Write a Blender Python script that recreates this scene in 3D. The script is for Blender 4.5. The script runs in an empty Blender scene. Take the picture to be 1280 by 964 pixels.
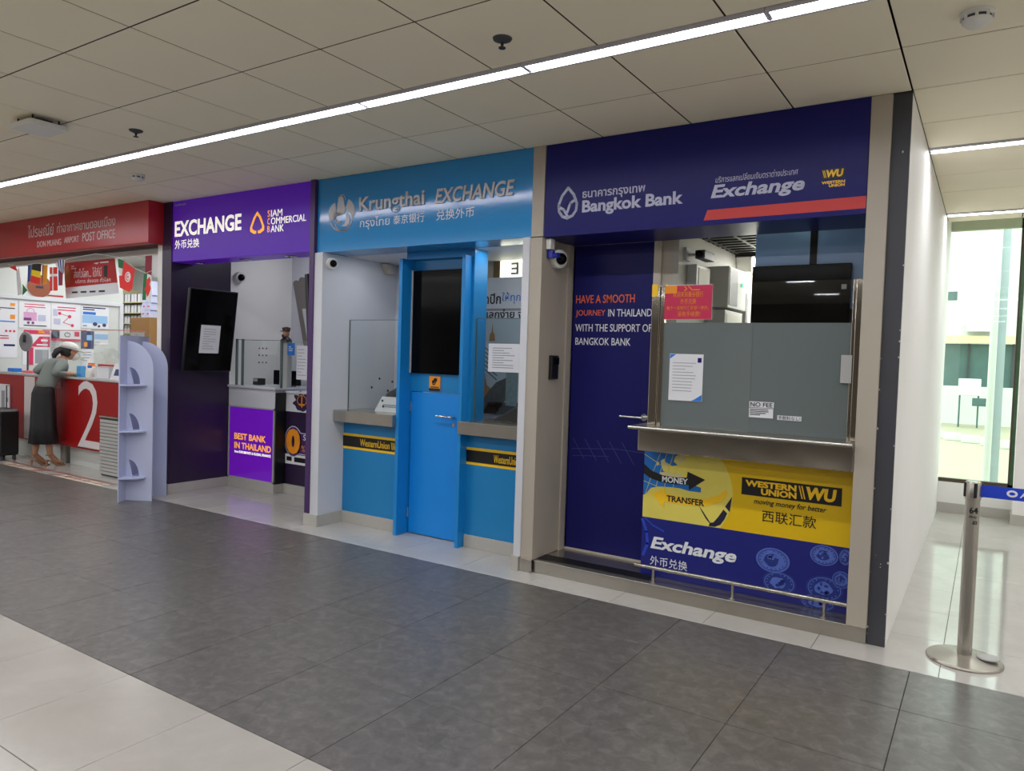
import bpy, bmesh, math, random
from mathutils import Matrix, Vector
random.seed(7)
SC = bpy.context.scene
COL = SC.collection
PI = math.pi

# ------------------------------------------------------------------ camera
cam = bpy.data.objects.new('camera', bpy.data.cameras.new('camera'))
COL.objects.link(cam)
SC.camera = cam
cam.data.sensor_fit = 'HORIZONTAL'
cam.data.sensor_width = 36.0
cam.data.lens = 36.0 * 918.3 / 1280.0
cam.data.clip_start = 0.05
cam.data.clip_end = 200
_yaw, _pit, _rol = math.radians(32.947), math.radians(-2.1757), math.radians(1.8071)
_f = Vector((-math.sin(_yaw) * math.cos(_pit), math.cos(_yaw) * math.cos(_pit), math.sin(_pit)))
_r = Vector((math.cos(_yaw), math.sin(_yaw), 0))
_u = _r.cross(_f)
_r2 = math.cos(_rol) * _r + math.sin(_rol) * _u
_u2 = -math.sin(_rol) * _r + math.cos(_rol) * _u
_m = Matrix((_r2, _u2, -_f)).transposed().to_4x4()
_m.translation = Vector((0, 0, 1.52))
cam.matrix_world = _m

# ------------------------------------------------------------------ world, lamps, exposure
W = bpy.data.worlds.new('world'); SC.world = W; W.use_nodes = True
wb = W.node_tree.nodes['Background']
wb.inputs['Color'].default_value = (0.93, 1.0, 0.97, 1)
wb.inputs['Strength'].default_value = 2.5
STRIP = 31.0            # radiance of the ceiling light strips
SC.view_settings.view_transform = 'Standard'
SC.view_settings.look = 'None'
SC.view_settings.gamma = 1.0
SC.view_settings.use_curve_mapping = False
SC.view_settings.exposure = 0.26
SC.cycles.use_denoising = True
SC.cycles.max_bounces = 10
SC.cycles.diffuse_bounces = 5
SC.cycles.glossy_bounces = 5
SC.cycles.transparent_max_bounces = 16
SC.cycles.sample_clamp_indirect = 6.0

def area(name, loc, sx, sy, radiance, col=(1, 1, 1), rot=(0, 0, 0)):
    l = bpy.data.lights.new(name, 'AREA'); l.shape = 'RECTANGLE'; l.size = sx; l.size_y = sy
    l.energy = radiance * PI * sx * sy; l.color = col
    o = bpy.data.objects.new(name, l); o.location = loc; o.rotation_euler = rot
    COL.objects.link(o); return o
# the rows of ceiling strips that run on behind the photographer (same spacing, same width)
for yy in (0.75, -1.7):
    area('strip_lamp', (-4.0, yy, 2.985), 20.0, 0.07, STRIP, (0.95, 0.96, 1.0))
for yy in (3.2, 5.695, 8.09):  # unseen runs of these rows, added to brighten the corridor
    area('strip_lamp', (4.0, yy, 2.985), 5.6, 0.07, STRIP, (0.95, 0.96, 1.0))
for yy in (-4.15, -6.6):     # farther rows, gapped to keep their reflections off the navy booth glass
    area('strip_lamp', (-10.2, yy, 2.985), 9.4, 0.07, STRIP, (0.95, 0.96, 1.0))
    area('strip_lamp', (1.8, yy, 2.985), 7.0, 0.07, STRIP, (0.95, 0.96, 1.0))
    area('strip_lamp', (-2.8, yy, 2.985), 0.45, 0.07, STRIP, (0.95, 0.96, 1.0))  # short unseen piece added for its small reflections in that glass
# panel lamps in the booths
area('booth_lamp', (-6.0, 5.55, 2.78), 1.2, 0.2, 8.5, (0.93, 0.96, 1.0))
area('booth_lamp', (-4.40, 4.80, 2.366), 0.4, 0.06, 17, (0.93, 0.95, 1.0))
area('booth_lamp', (-3.15, 4.78, 2.366), 0.45, 0.05, 22, (0.93, 0.95, 1.0))
area('booth_lamp', (-1.35, 6.5, 2.42), 0.7, 0.5, 26, (1.0, 1.0, 0.93))
for yy in (5.2, 6.5):
    area('booth_lamp', (-9.9, yy, 2.895), 2.6, 0.25, 12.5, (0.97, 0.99, 1.0))
area('booth_lamp', (-12.2, 6.2, 2.93), 1.2, 0.25, 18, (0.97, 0.99, 1.0))  # unseen lamp added to brighten the shelf bundles

# ------------------------------------------------------------------ helpers
def S(r, g, b):
    def c(v):
        v /= 255.0
        return v / 12.92 if v <= 0.04045 else ((v + 0.055) / 1.055) ** 2.4
    return (c(r), c(g), c(b), 1.0)

def mat(name, col, rough=0.5, metal=0.0, var=0.06, scale=6.0, bump=0.0, bscale=60.0, coat=0.0, emit=None, estr=0.0, alpha=1.0, spec=0.5):
    m = bpy.data.materials.new(name); m.use_nodes = True
    nt = m.node_tree; b = nt.nodes['Principled BSDF']
    b.inputs['Roughness'].default_value = rough
    b.inputs['Metallic'].default_value = metal
    b.inputs['Coat Weight'].default_value = coat
    b.inputs['Specular IOR Level'].default_value = spec
    b.inputs['Alpha'].default_value = alpha
    tc = nt.nodes.new('ShaderNodeTexCoord')
    if var > 0:
        n = nt.nodes.new('ShaderNodeTexNoise'); n.inputs['Scale'].default_value = scale; n.inputs['Detail'].default_value = 4
        nt.links.new(tc.outputs['Object'], n.inputs['Vector'])
        mx = nt.nodes.new('ShaderNodeMix'); mx.data_type = 'RGBA'
        mx.inputs['A'].default_value = tuple(c * (1 - var) for c in col[:3]) + (1,)
        mx.inputs['B'].default_value = tuple(min(1, c * (1 + var)) for c in col[:3]) + (1,)
        nt.links.new(n.outputs['Fac'], mx.inputs['Factor'])
        nt.links.new(mx.outputs['Result'], b.inputs['Base Color'])
    else:
        b.inputs['Base Color'].default_value = col
    if bump > 0:
        n2 = nt.nodes.new('ShaderNodeTexNoise'); n2.inputs['Scale'].default_value = bscale; n2.inputs['Detail'].default_value = 3
        nt.links.new(tc.outputs['Object'], n2.inputs['Vector'])
        bp = nt.nodes.new('ShaderNodeBump'); bp.inputs['Strength'].default_value = bump; bp.inputs['Distance'].default_value = 0.01
        nt.links.new(n2.outputs['Fac'], bp.inputs['Height']); nt.links.new(bp.outputs['Normal'], b.inputs['Normal'])
    if emit:
        b.inputs['Emission Color'].default_value = emit; b.inputs['Emission Strength'].default_value = estr
    return m

def glass_mat(name, tint=(0.97, 0.985, 0.98, 1), refl=1.0):
    m = bpy.data.materials.new(name); m.use_nodes = True
    nt = m.node_tree; nt.nodes.clear()
    out = nt.nodes.new('ShaderNodeOutputMaterial'); mix = nt.nodes.new('ShaderNodeMixShader')
    tr = nt.nodes.new('ShaderNodeBsdfTransparent'); gl = nt.nodes.new('ShaderNodeBsdfGlossy'); fr = nt.nodes.new('ShaderNodeLayerWeight')
    tr.inputs['Color'].default_value = tint; gl.inputs['Roughness'].default_value = 0.02
    gl.inputs['Color'].default_value = (refl, refl, refl, 1)
    pw_ = nt.nodes.new('ShaderNodeMath'); pw_.operation = 'POWER'; pw_.inputs[1].default_value = 4.0
    ma = nt.nodes.new('ShaderNodeMath'); ma.operation = 'MULTIPLY_ADD'; ma.inputs[1].default_value = .6; ma.inputs[2].default_value = .04
    nt.links.new(fr.outputs['Facing'], pw_.inputs[0]); nt.links.new(pw_.outputs[0], ma.inputs[0])
    nt.links.new(ma.outputs[0], mix.inputs[0]); nt.links.new(tr.outputs[0], mix.inputs[1]); nt.links.new(gl.outputs[0], mix.inputs[2])
    nt.links.new(mix.outputs[0], out.inputs[0]); return m

class MB:
    def __init__(s, xf=None): s.v = []; s.f = []; s.xf = xf
    def _add(s, vs, fs):
        k = len(s.v)
        for p in vs:
            p = Vector(p)
            s.v.append(s.xf @ p if s.xf else p)
        s.f += [tuple(i + k for i in f) for f in fs]; return s
    def box(s, x0, x1, y0, y1, z0, z1):
        vs = [(x, y, z) for z in (z0, z1) for y in (y0, y1) for x in (x0, x1)]
        return s._add(vs, [(0, 2, 3, 1), (4, 5, 7, 6), (0, 1, 5, 4), (2, 6, 7, 3), (0, 4, 6, 2), (1, 3, 7, 5)])
    def prism(s, poly, a, b, axis='y'):
        n = len(poly)
        def P(p, t):
            return {'y': (p[0], t, p[1]), 'x': (t, p[0], p[1]), 'z': (p[0], p[1], t)}[axis]
        vs = [P(p, a) for p in poly] + [P(p, b) for p in poly]
        fs = [tuple(range(n)), tuple(range(2 * n - 1, n - 1, -1))]
        fs += [(i, i + n, (i + 1) % n + n, (i + 1) % n) for i in range(n)]
        return s._add(vs, fs)
    def tube(s, p0, p1, r, n=14, r2=None):
        return s.path([p0, p1], [r, r if r2 is None else r2], n)
    def path(s, pts, r, n=10, cap=True):
        pts = [Vector(p) for p in pts]; rs = r if isinstance(r, (list, tuple)) else [r] * len(pts)
        vs = []; fs = []; prev = None
        for i, p in enumerate(pts):
            d = (pts[min(i + 1, len(pts) - 1)] - pts[max(i - 1, 0)]).normalized()
            if prev is None:
                a = Vector((0, 0, 1)) if abs(d.z) < .9 else Vector((1, 0, 0))
                u = d.cross(a).normalized()
            else:
                u = (prev - d * prev.dot(d)).normalized()
            prev = u; w = d.cross(u)
            for k in range(n):
                t = 2 * PI * k / n; vs.append(p + (u * math.cos(t) + w * math.sin(t)) * rs[i])
        for i in range(len(pts) - 1):
            for k in range(n):
                a = i * n + k; b2 = i * n + (k + 1) % n; fs.append((a, b2, b2 + n, a + n))
        if cap:
            fs.append(tuple(range(n - 1, -1, -1))); m = (len(pts) - 1) * n; fs.append(tuple(range(m, m + n)))
        return s._add(vs, fs)
    def lathe(s, prof, c=(0, 0, 0), axis=(0, 0, 1), n=24, sx=1.0, sy=1.0):
        q = Vector((0, 0, 1)).rotation_difference(Vector(axis)); vs = []; fs = []
        for r, h in prof:
            for k in range(n):
                t = 2 * PI * k / n
                vs.append(Vector(c) + q @ Vector((r * math.cos(t) * sx, r * math.sin(t) * sy, h)))
        for i in range(len(prof) - 1):
            for k in range(n):
                a = i * n + k; b2 = i * n + (k + 1) % n; fs.append((a, b2, b2 + n, a + n))
        fs.append(tuple(range(n - 1, -1, -1))); m = (len(prof) - 1) * n; fs.append(tuple(range(m, m + n)))
        return s._add(vs, fs)
    def ball(s, c, rx, ry, rz, n=16, m=10):
        prof = [(math.sin(PI * i / m), -math.cos(PI * i / m)) for i in range(m + 1)]
        prof[0] = (1e-3, -1); prof[-1] = (1e-3, 1)
        vs = []; fs = []
        for r, h in prof:
            for k in range(n):
                t = 2 * PI * k / n; vs.append((c[0] + rx * r * math.cos(t), c[1] + ry * r * math.sin(t), c[2] + rz * h))
        for i in range(m):
            for k in range(n):
                a = i * n + k; b2 = i * n + (k + 1) % n; fs.append((a, b2, b2 + n, a + n))
        return s._add(vs, fs)
    def rbox(s, x0, x1, y0, y1, z0, z1, r, axis='y', n=4):
        """box with its four edges along `axis` rounded"""
        a0, a1, b0, b1 = {'y': (x0, x1, z0, z1), 'x': (y0, y1, z0, z1), 'z': (x0, x1, y0, y1)}[axis]
        poly = []
        for cx, cy, t0 in ((a1 - r, b1 - r, 0), (a0 + r, b1 - r, PI / 2), (a0 + r, b0 + r, PI), (a1 - r, b0 + r, 1.5 * PI)):
            for k in range(n + 1):
                t = t0 + PI / 2 * k / n; poly.append((cx + r * math.cos(t), cy + r * math.sin(t)))
        e = {'y': (y0, y1), 'x': (x0, x1), 'z': (z0, z1)}[axis]
        return s.prism(poly, e[0], e[1], axis)

ORG = {}
def _link(o, org, parent):
    COL.objects.link(o); ORG[o.name] = org
    if parent is not None:
        o.parent = parent; o.location = Vector(org) - Vector(ORG[parent.name])
    else:
        o.location = org
def tag(o, label=None, cat=None, group=None, kind=None):
    if label: o['label'] = label
    if cat: o['category'] = cat
    if group: o['group'] = group
    if kind: o['kind'] = kind
    return o
def finish(me, smooth):
    bm = bmesh.new(); bm.from_mesh(me); bmesh.ops.recalc_face_normals(bm, faces=bm.faces); bm.to_mesh(me); bm.free()
    if smooth:
        for p in me.polygons: p.use_smooth = True
        try: me.set_sharp_from_angle(angle=math.radians(40))
        except Exception: pass
def obj(name, mb, m, parent=None, bevel=0.0, smooth=False, label=None, cat=None, group=None, kind=None, seg=2):
    vs = mb.v
    if parent is not None: org = Vector(ORG[parent.name])
    else:
        xs = [v.x for v in vs]; ys = [v.y for v in vs]; zs = [v.z for v in vs]
        org = Vector(((min(xs) + max(xs)) / 2, (min(ys) + max(ys)) / 2, min(zs)))
    me = bpy.data.meshes.new(name); me.from_pydata([v - org for v in vs], [], mb.f); me.update(); finish(me, smooth)
    me.materials.append(m)
    o = bpy.data.objects.new(name, me); _link(o, org, parent)
    if bevel > 0:
        md = o.modifiers.new('bevel', 'BEVEL'); md.width = bevel; md.segments = seg; md.limit_method = 'ANGLE'
    return tag(o, label, cat, group, kind)
def thing(name, label, cat, loc, group=None, kind=None):
    o = bpy.data.objects.new(name, None); o.empty_display_size = .05
    _link(o, Vector(loc), None); return tag(o, label, cat, group, kind)
def copy_tree(o, loc, label=None, parent=None):
    c = o.copy(); COL.objects.link(c)
    if parent is not None: c.parent = parent
    else: c.location = loc; ORG[c.name] = Vector(loc)
    if label: c['label'] = label
    for ch in list(o.children): copy_tree(ch, None, None, c)
    return c
def setl(o, **k): return tag(o, **k)

def MY(y):   # plane facing the hall (-Y): local x->X, y->Z, z->out of the wall
    return Matrix(((1, 0, 0, 0), (0, 0, -1, y), (0, 1, 0, 0), (0, 0, 0, 1)))
def MX(x):   # plane facing +X: local x->Y, y->Z, z->+X
    return Matrix(((0, 0, 1, x), (1, 0, 0, 0), (0, 1, 0, 0), (0, 0, 0, 1)))
def txt(name, s, x0, x1, z0, z1, M, m, parent, shear=0.0, bold=0.0, ext=0.0015, label=None, res=3):
    c = bpy.data.curves.new('txt', 'FONT'); c.body = s; c.size = 1; c.offset = bold; c.extrude = 0.02; c.resolution_u = res
    t = bpy.data.objects.new('txt', c); COL.objects.link(t)
    dg = bpy.context.evaluated_depsgraph_get()
    me = bpy.data.meshes.new_from_object(t.evaluated_get(dg))
    bpy.data.objects.remove(t); bpy.data.curves.remove(c)
    vs = [v.co.copy() for v in me.vertices]
    for v in vs: v.x += shear * v.y
    ax = min(v.x for v in vs); bx = max(v.x for v in vs); ay = min(v.y for v in vs); by = max(v.y for v in vs)
    org = Vector(ORG[parent.name])
    for v, mv in zip(vs, me.vertices):
        p = M @ Vector((x0 + (v.x - ax) / (bx - ax) * (x1 - x0), z0 + (v.y - ay) / (by - ay) * (z1 - z0), (v.z + 0.02) / 0.04 * ext + 0.0004))
        mv.co = p - org
    me.materials.clear(); me.materials.append(m); me.name = name; me.update()
    o = bpy.data.objects.new(name, me); _link(o, org, parent)
    if label: o['label'] = label
    return o
def letters(o):
    """split a raised word into one object per letter"""
    bm = bmesh.new(); bm.from_mesh(o.data); seen = set(); comps = []
    for v in bm.verts:
        if v in seen: continue
        st = [v]; seen.add(v); c = []
        while st:
            x = st.pop(); c.append(x)
            for e in x.link_edges:
                y = e.other_vert(x)
                if y not in seen: seen.add(y); st.append(y)
        comps.append(c)
    # join strokes that overlap in x (dots, accents, split fills) into one letter
    sp = sorted(((min(v.co.x for v in c), max(v.co.x for v in c), c) for c in comps), key=lambda t: t[0]); grp = []
    for a, b, c in sp:
        if grp and a < grp[-1][1] - .25 * min(b - a, grp[-1][1] - grp[-1][0]): grp[-1] = (grp[-1][0], max(b, grp[-1][1]), grp[-1][2] + c)
        else: grp.append((a, b, c))
    par = o.parent; m = o.data.materials[0]
    for a, b, c in grp:
        idx = {v: k for k, v in enumerate(c)}
        fs = [[idx[v] for v in f.verts] for f in bm.faces if f.verts[0] in idx]
        me = bpy.data.meshes.new('letter'); me.from_pydata([v.co for v in c], [], fs); me.materials.append(m)
        q = bpy.data.objects.new('letter', me); COL.objects.link(q); q.parent = par; ORG[q.name] = ORG[par.name]
    bm.free(); bpy.data.objects.remove(o)
def flat(name, polys, M, m, parent, t=0.001, off=0.0004, label=None):
    """flat printed shape(s) of small thickness on plane M"""
    mb = MB(M)
    for p in polys: mb.prism(p, off, off + t, 'z')
    o = obj(name, mb, m, parent)
    if label: o['label'] = label
    return o
def rect(x0, x1, z0, z1): return [(x0, z0), (x1, z0), (x1, z1), (x0, z1)]
def ell(cx, cz, rx, rz, n=24, a0=0, a1=2 * PI):
    return [(cx + rx * math.cos(a0 + (a1 - a0) * k / n), cz + rz * math.sin(a0 + (a1 - a0) * k / n)) for k in range(n if abs(a1 - a0 - 2 * PI) < 1e-6 else n + 1)]
def band(pts, w):
    """polyline -> polygon strip quads of width w"""
    out = []
    for (ax, az), (bx, bz) in zip(pts, pts[1:]):
        dx, dz = bx - ax, bz - az; L = math.hypot(dx, dz) or 1; nx, nz = -dz / L * w / 2, dx / L * w / 2
        ex, ez = dx / L * w * .25, dz / L * w * .25
        out.append([(ax - nx - ex, az - nz - ez), (bx - nx + ex, bz - nz + ez), (bx + nx + ex, bz + nz + ez), (ax + nx - ex, az + nz - ez)])
    return out
def lines(x0, x1, z0, z1, n, h, seed=1, fill=.75):
    r = random.Random(seed); out = []
    for i in range(n):
        z = z1 - (z1 - z0) * (i + .5) / n
        L = (x1 - x0) * (fill + (1 - fill) * r.random()) if r.random() > .2 else (x1 - x0) * .5
        out.append(rect(x0, x0 + L, z - h / 2, z + h / 2))
    return out

# ------------------------------------------------------------------ materials
def floor_mat(name, c0, c1, c2, scale, rough, bump=0.02):
    m = bpy.data.materials.new(name); m.use_nodes = True; nt = m.node_tree; b = nt.nodes['Principled BSDF']
    g = nt.nodes.new('ShaderNodeNewGeometry')
    n = nt.nodes.new('ShaderNodeTexNoise'); n.inputs['Scale'].default_value = scale; n.inputs['Detail'].default_value = 8; n.inputs['Roughness'].default_value = .68; n.inputs['Distortion'].default_value = .6
    nt.links.new(g.outputs['Position'], n.inputs['Vector'])
    cr = nt.nodes.new('ShaderNodeValToRGB'); e = cr.color_ramp.elements
    e[0].position = .34; e[0].color = c0; e[1].position = .68; e[1].color = c2
    x = cr.color_ramp.elements.new(.5); x.color = c1
    nt.links.new(n.outputs['Fac'], cr.inputs['Fac']); nt.links.new(cr.outputs['Color'], b.inputs['Base Color'])
    n3 = nt.nodes.new('ShaderNodeTexNoise'); n3.inputs['Scale'].default_value = 2.2; n3.inputs['Detail'].default_value = 3
    nt.links.new(g.outputs['Position'], n3.inputs['Vector'])
    mr = nt.nodes.new('ShaderNodeMapRange'); mr.inputs['To Min'].default_value = rough * .8; mr.inputs['To Max'].default_value = rough * 1.25
    nt.links.new(n3.outputs['Fac'], mr.inputs['Value']); nt.links.new(mr.outputs['Result'], b.inputs['Roughness'])
    bp = nt.nodes.new('ShaderNodeBump'); bp.inputs['Strength'].default_value = bump; bp.inputs['Distance'].default_value = .004
    nt.links.new(n.outputs['Fac'], bp.inputs['Height']); nt.links.new(bp.outputs['Normal'], b.inputs['Normal'])
    return m
m_dark = floor_mat('dark stone tile', S(84, 81, 78), S(96, 93, 90), S(114, 111, 107), 15.0, .3, .05)
m_white = floor_mat('white porcelain tile', S(168, 163, 155), S(172, 167, 160), S(177, 173, 166), 2.5, .22)
m_gloss = floor_mat('polished white tile', S(180, 177, 171), S(185, 182, 176), S(191, 188, 183), 2.5, .07, 0)
m_grout = mat('grout', S(70, 66, 62), .9)
m_ceil = mat('ceiling board', S(241, 233, 209), .85, var=.03, scale=2, bump=.05, bscale=300)
m_ceilbase = mat('ceiling grid', S(46, 43, 40), .9)
m_ceilplain = mat('ceiling paint', S(241, 233, 209), .9)
m_strip = mat('strip diffuser', S(255, 255, 255), .4, var=0, emit=(0.95, 0.96, 1.0, 1), estr=STRIP)
m_alu = mat('light housing', S(196, 194, 204), .45, metal=.0)
m_paint = mat('white wall paint', S(236, 235, 232), .6, var=.03, scale=3, bump=.03, bscale=20)
m_booth = mat('white booth laminate', S(208, 210, 216), .5, var=.02)
m_beige = mat('beige laminate', S(178, 169, 155), .5, var=.03)
m_beige2 = mat('light beige laminate', S(196, 187, 172), .45, var=.03)
m_char = mat('charcoal paint', S(62, 63, 70), .5, var=.08, scale=8)
m_chip = mat('chipped plaster', S(200, 200, 200), .9)
m_purple = mat('dark purple laminate', S(46, 32, 60), .3, var=.06, scale=2)
m_purple2 = mat('purple trim', S(70, 40, 96), .35)
m_scb = mat('backlit purple panel', S(80, 24, 160), .35, var=.05, scale=3, emit=S(84, 22, 166), estr=.22, spec=.3)
m_scbbox = mat('backlit purple acrylic', S(84, 22, 146), .15, var=.03, emit=S(94, 16, 160), estr=.55)
m_ltr = mat('lit white letters', S(250, 246, 230), .4, var=0, emit=S(255, 250, 232), estr=.55)
m_ltro = mat('lit orange letters', S(250, 170, 40), .4, var=0, emit=S(250, 165, 30), estr=.6)
m_orange = mat('orange vinyl', S(240, 150, 30), .4, var=0)
m_kt = mat('glossy sky blue sign', S(18, 136, 204), .12, var=.02, spec=.8)
m_ktd = mat('blue laminate', S(20, 134, 206), .35, var=.03)
m_ktdoor = mat('bright blue door paint', S(16, 138, 226), .4, var=.02)
m_ktp = mat('blue panel laminate', S(26, 130, 192), .3, var=.03)
m_silver = mat('brushed silver letters', S(188, 187, 190), .35, metal=.15, var=0)
m_white_v = mat('white vinyl', S(232, 234, 238), .5, var=0)
m_bb = mat('navy sign panel', S(34, 34, 104), .3, var=.03, spec=.15)
m_bbl = mat('pale lilac letters', S(188, 190, 214), .4, var=0)
m_bbdoor = mat('navy door film', S(28, 28, 98), .35, var=.03, spec=.2)
m_red = mat('red vinyl', S(196, 44, 40), .4, var=0)
m_gold = mat('yellow vinyl', S(250, 200, 30), .4, var=0)
m_black_v = mat('black vinyl', S(20, 18, 18), .4, var=0)
m_black = mat('black plastic', S(22, 22, 23), .4)
m_screen = mat('dark glossy screen', S(10, 10, 11), .1, var=0, spec=.12)
m_steel = mat('brushed stainless steel', S(176, 171, 162), .24, metal=.85, var=.08, scale=12, bump=.02, bscale=40)
m_chrome = mat('polished stainless steel', S(208, 202, 190), .09, metal=1.0, var=.05, scale=3, bump=1.0, bscale=1.1)
m_chrome2 = mat('chrome', S(220, 220, 218), .15, metal=1.0, var=0)
m_skirt = mat('steel skirting', S(180, 177, 170), .42, metal=0, var=.06, scale=10)
m_glass = glass_mat('clear glass')
m_edge = mat('glass edge', S(92, 110, 108), .2, var=0)
m_film = mat('frosted grey film', S(114, 123, 123), .12, var=.04, scale=2, alpha=.88)
m_paper = mat('white paper', S(226, 227, 232), .7, var=.02)
m_ink = mat('grey ink', S(150, 152, 158), .7, var=0)
m_inkd = mat('dark ink', S(50, 50, 56), .7, var=0)
m_inkb = mat('blue ink', S(40, 120, 210), .6, var=0)
m_inkr = mat('pink red ink', S(206, 50, 90), .6, var=0)
m_pored = mat('red fascia panel', S(176, 34, 44), .3, var=.05, scale=1.5)
m_pocount = mat('red counter panel', S(156, 18, 20), .4, var=.03, spec=.25)
m_grey = mat('light grey plastic', S(180, 180, 178), .5)
m_gred = mat('silver grey print', S(222, 214, 214), .5, var=0)
m_foam = mat('pale blue white foam board', S(192, 198, 226), .6, var=.02)
m_card = mat('cardboard', S(150, 112, 66), .8, var=.1, scale=10)
m_bundle = mat('grey wrapped bundles', S(206, 206, 212), .7, var=.15, scale=25)
m_skin = mat('skin', S(176, 128, 100), .55, var=.04)
m_sweater = mat('grey green knit', S(128, 136, 132), .9, var=.08, scale=60, bump=.3, bscale=200)
m_skirtc = mat('black skirt cloth', S(34, 33, 36), .75, var=.1, scale=20)
m_hair = mat('black hair', S(26, 22, 22), .5, var=.2, scale=60)
m_cap = mat('off white cap cloth', S(222, 222, 216), .8)
m_sandal = mat('beige sandal leather', S(150, 112, 84), .5)

FY = 4.43
# ================================================================== SETTING
# ---- ceiling
mb = MB()
mb.box(-11.2, -0.40, 1.2, 4.9, 3.003, 3.06); mb.box(-.42, 1.45, 1.2, 8.5, 3.003, 3.06)
ceil = obj('ceiling', mb, m_ceilbase, kind='structure')
mb = MB(); mb.box(-15.1, 7.1, -9.1, 9.4, 3.3, 3.4); obj('light_blocker', mb, m_ceilplain, kind='structure')  # unseen slab added to stop sky light leaking in above the ceiling
mb = MB(); mb.box(-15.1, -.5, 9.3, 9.4, 0, 3.3); obj('wall_behind', mb, m_paint, kind='structure')  # unseen wall added behind the shops to shut out sky light
mb = MB(); mb.box(-15, 7, -9, 1.2, 3.0, 3.06); mb.box(1.45, 7, 1.2, 9.3, 3.0, 3.06); mb.box(-15, -11.2, 1.2, 4.46, 3.0, 3.06)
obj('ceiling', mb, m_ceilplain, kind='structure')
mb = MB(); mb.box(-.6, 1.45, 8.5, 9.4, 3.2, 3.26); mb.box(-.42, 1.45, 8.48, 8.5, 3.0, 3.26)
obj('ceiling', mb, m_ceilplain, kind='structure')
tile_cache = {}
def tile(parent, name, x0, x1, y0, y1, z0, z1, m, gap=.004):
    key = (name, round(x1 - x0, 3), round(y1 - y0, 3), m.name)
    w, d = (x1 - x0) / 2 - gap, (y1 - y0) / 2 - gap
    if key not in tile_cache:
        q = MB(); e = .003
        if z1 - z0 > 0 and name == 'ceiling_tile':   # chamfered lower edge
            vs = [(sx * w, sy * d, z1 - z0) for sx, sy in ((-1, -1), (1, -1), (1, 1), (-1, 1))] + [(sx * w, sy * d, e) for sx, sy in ((-1, -1), (1, -1), (1, 1), (-1, 1))] + [(sx * (w - e), sy * (d - e), 0) for sx, sy in ((-1, -1), (1, -1), (1, 1), (-1, 1))]
        else:
            e = .0012
            vs = [(sx * w, sy * d, 0) for sx, sy in ((-1, -1), (1, -1), (1, 1), (-1, 1))] + [(sx * w, sy * d, z1 - z0 - e) for sx, sy in ((-1, -1), (1, -1), (1, 1), (-1, 1))] + [(sx * (w - e), sy * (d - e), z1 - z0) for sx, sy in ((-1, -1), (1, -1), (1, 1), (-1, 1))]
        fs = [(3, 2, 1, 0), (8, 9, 10, 11)]
        for k in range(4):
            j = (k + 1) % 4; fs += [(k, j, 4 + j, 4 + k), (4 + k, 4 + j, 8 + j, 8 + k)]
        q._add(vs, fs); me = bpy.data.meshes.new(name); me.from_pydata(q.v, [], q.f); finish(me, False); me.materials.append(m)
        tile_cache[key] = me
    o = bpy.data.objects.new(name, tile_cache[key]); _link(o, Vector(((x0 + x1) / 2, (y0 + y1) / 2, z0)), parent)
    return o
rowsY = [(1.31, 1.925), (1.925, 2.535), (2.535, 3.145), (3.255, 3.845), (3.845, 4.445)]
for k in range(17):
    x1 = -.41 - .604 * k
    for a, b in rowsY: tile(ceil, 'ceiling_tile', x1 - .604, x1, a, b, 3.0, 3.014, m_ceil, .0045)
rowsR = [(2.0, 2.6), (2.6, 3.22), (3.22, 3.835), (3.835, 4.437), (4.437, 5.065), (5.065, 5.64), (5.75, 6.47), (6.47, 7.08), (7.08, 8.04), (8.14, 8.49)]
for k in range(3):
    for a, b in rowsR: tile(ceil, 'ceiling_tile', -.41 + .604 * k, .194 + .604 * k, a, b, 3.0, 3.014, m_ceil, .004)

# ---- floor
mb = MB(); mb.box(-15, 7, -9, 9.4, -.06, -.0045)
floor = obj('floor', mb, m_grout, kind='structure')
dY = [1.865, 2.47, 3.08, 3.68, 4.19]
for k in range(-3, 18):
    x1 = -.265 - .6 * k
    for a, b in zip(dY, dY[1:]): tile(floor, 'floor_tile', x1 - .6, x1, a, b, -.0045, 0, m_dark, .0016)
for k in range(0, 9):
    x1 = -.867 - .6 * k
    for a, b in ((.05, .65), (.65, 1.25), (1.25, 1.865)): tile(floor, 'floor_tile', x1 - .6, x1, a, b, -.0045, 0, m_white, .0016)
for k in range(0, 11):
    x1 = -.74 - .6 * k
    for a, b in ((4.19, 4.79), (4.79, 5.39), (5.39, 5.99)): tile(floor, 'floor_tile', x1 - .6, x1, a, b, -.0045, 0, m_gloss, .0014)
for k in range(0, 8):
    x1 = -7.34 - .6 * k
    for a, b in ((4.19, 4.79), (4.79, 5.39), (5.39, 5.99)): tile(floor, 'floor_tile', x1 - .6, x1, a, b, -.0045, 0, m_gloss, .0014)
for k in range(0, 4):
    x0 = -.74 + .6 * k
    for j in range(9): tile(floor, 'floor_tile', x0, x0 + .6, 4.19 + .56 * j, 4.75 + .56 * j, -.0045, 0, m_gloss, .0012)
mb = MB(); mb.box(-15, 7, -9, -2.6, -.0045, 0); obj('floor', mb, m_dark, kind='structure')  # unseen dark band added to darken what steel and screens reflect
mb = MB(); mb.box(-15, 7, -2.6, .05, -.0045, 0); mb.box(-.867, 7, .05, 1.865, -.0045, 0); mb.box(-15, -6.27, .05, 1.865, -.0045, 0)
mb.box(1.66, 7, 1.865, 9.3, -.0045, 0); mb.box(-15, -11.1, 1.865, 9.3, -.0045, 0); mb.box(-11.1, -.41, 5.99, 9.3, -.0045, 0)
obj('floor', mb, m_white, kind='structure')

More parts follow.
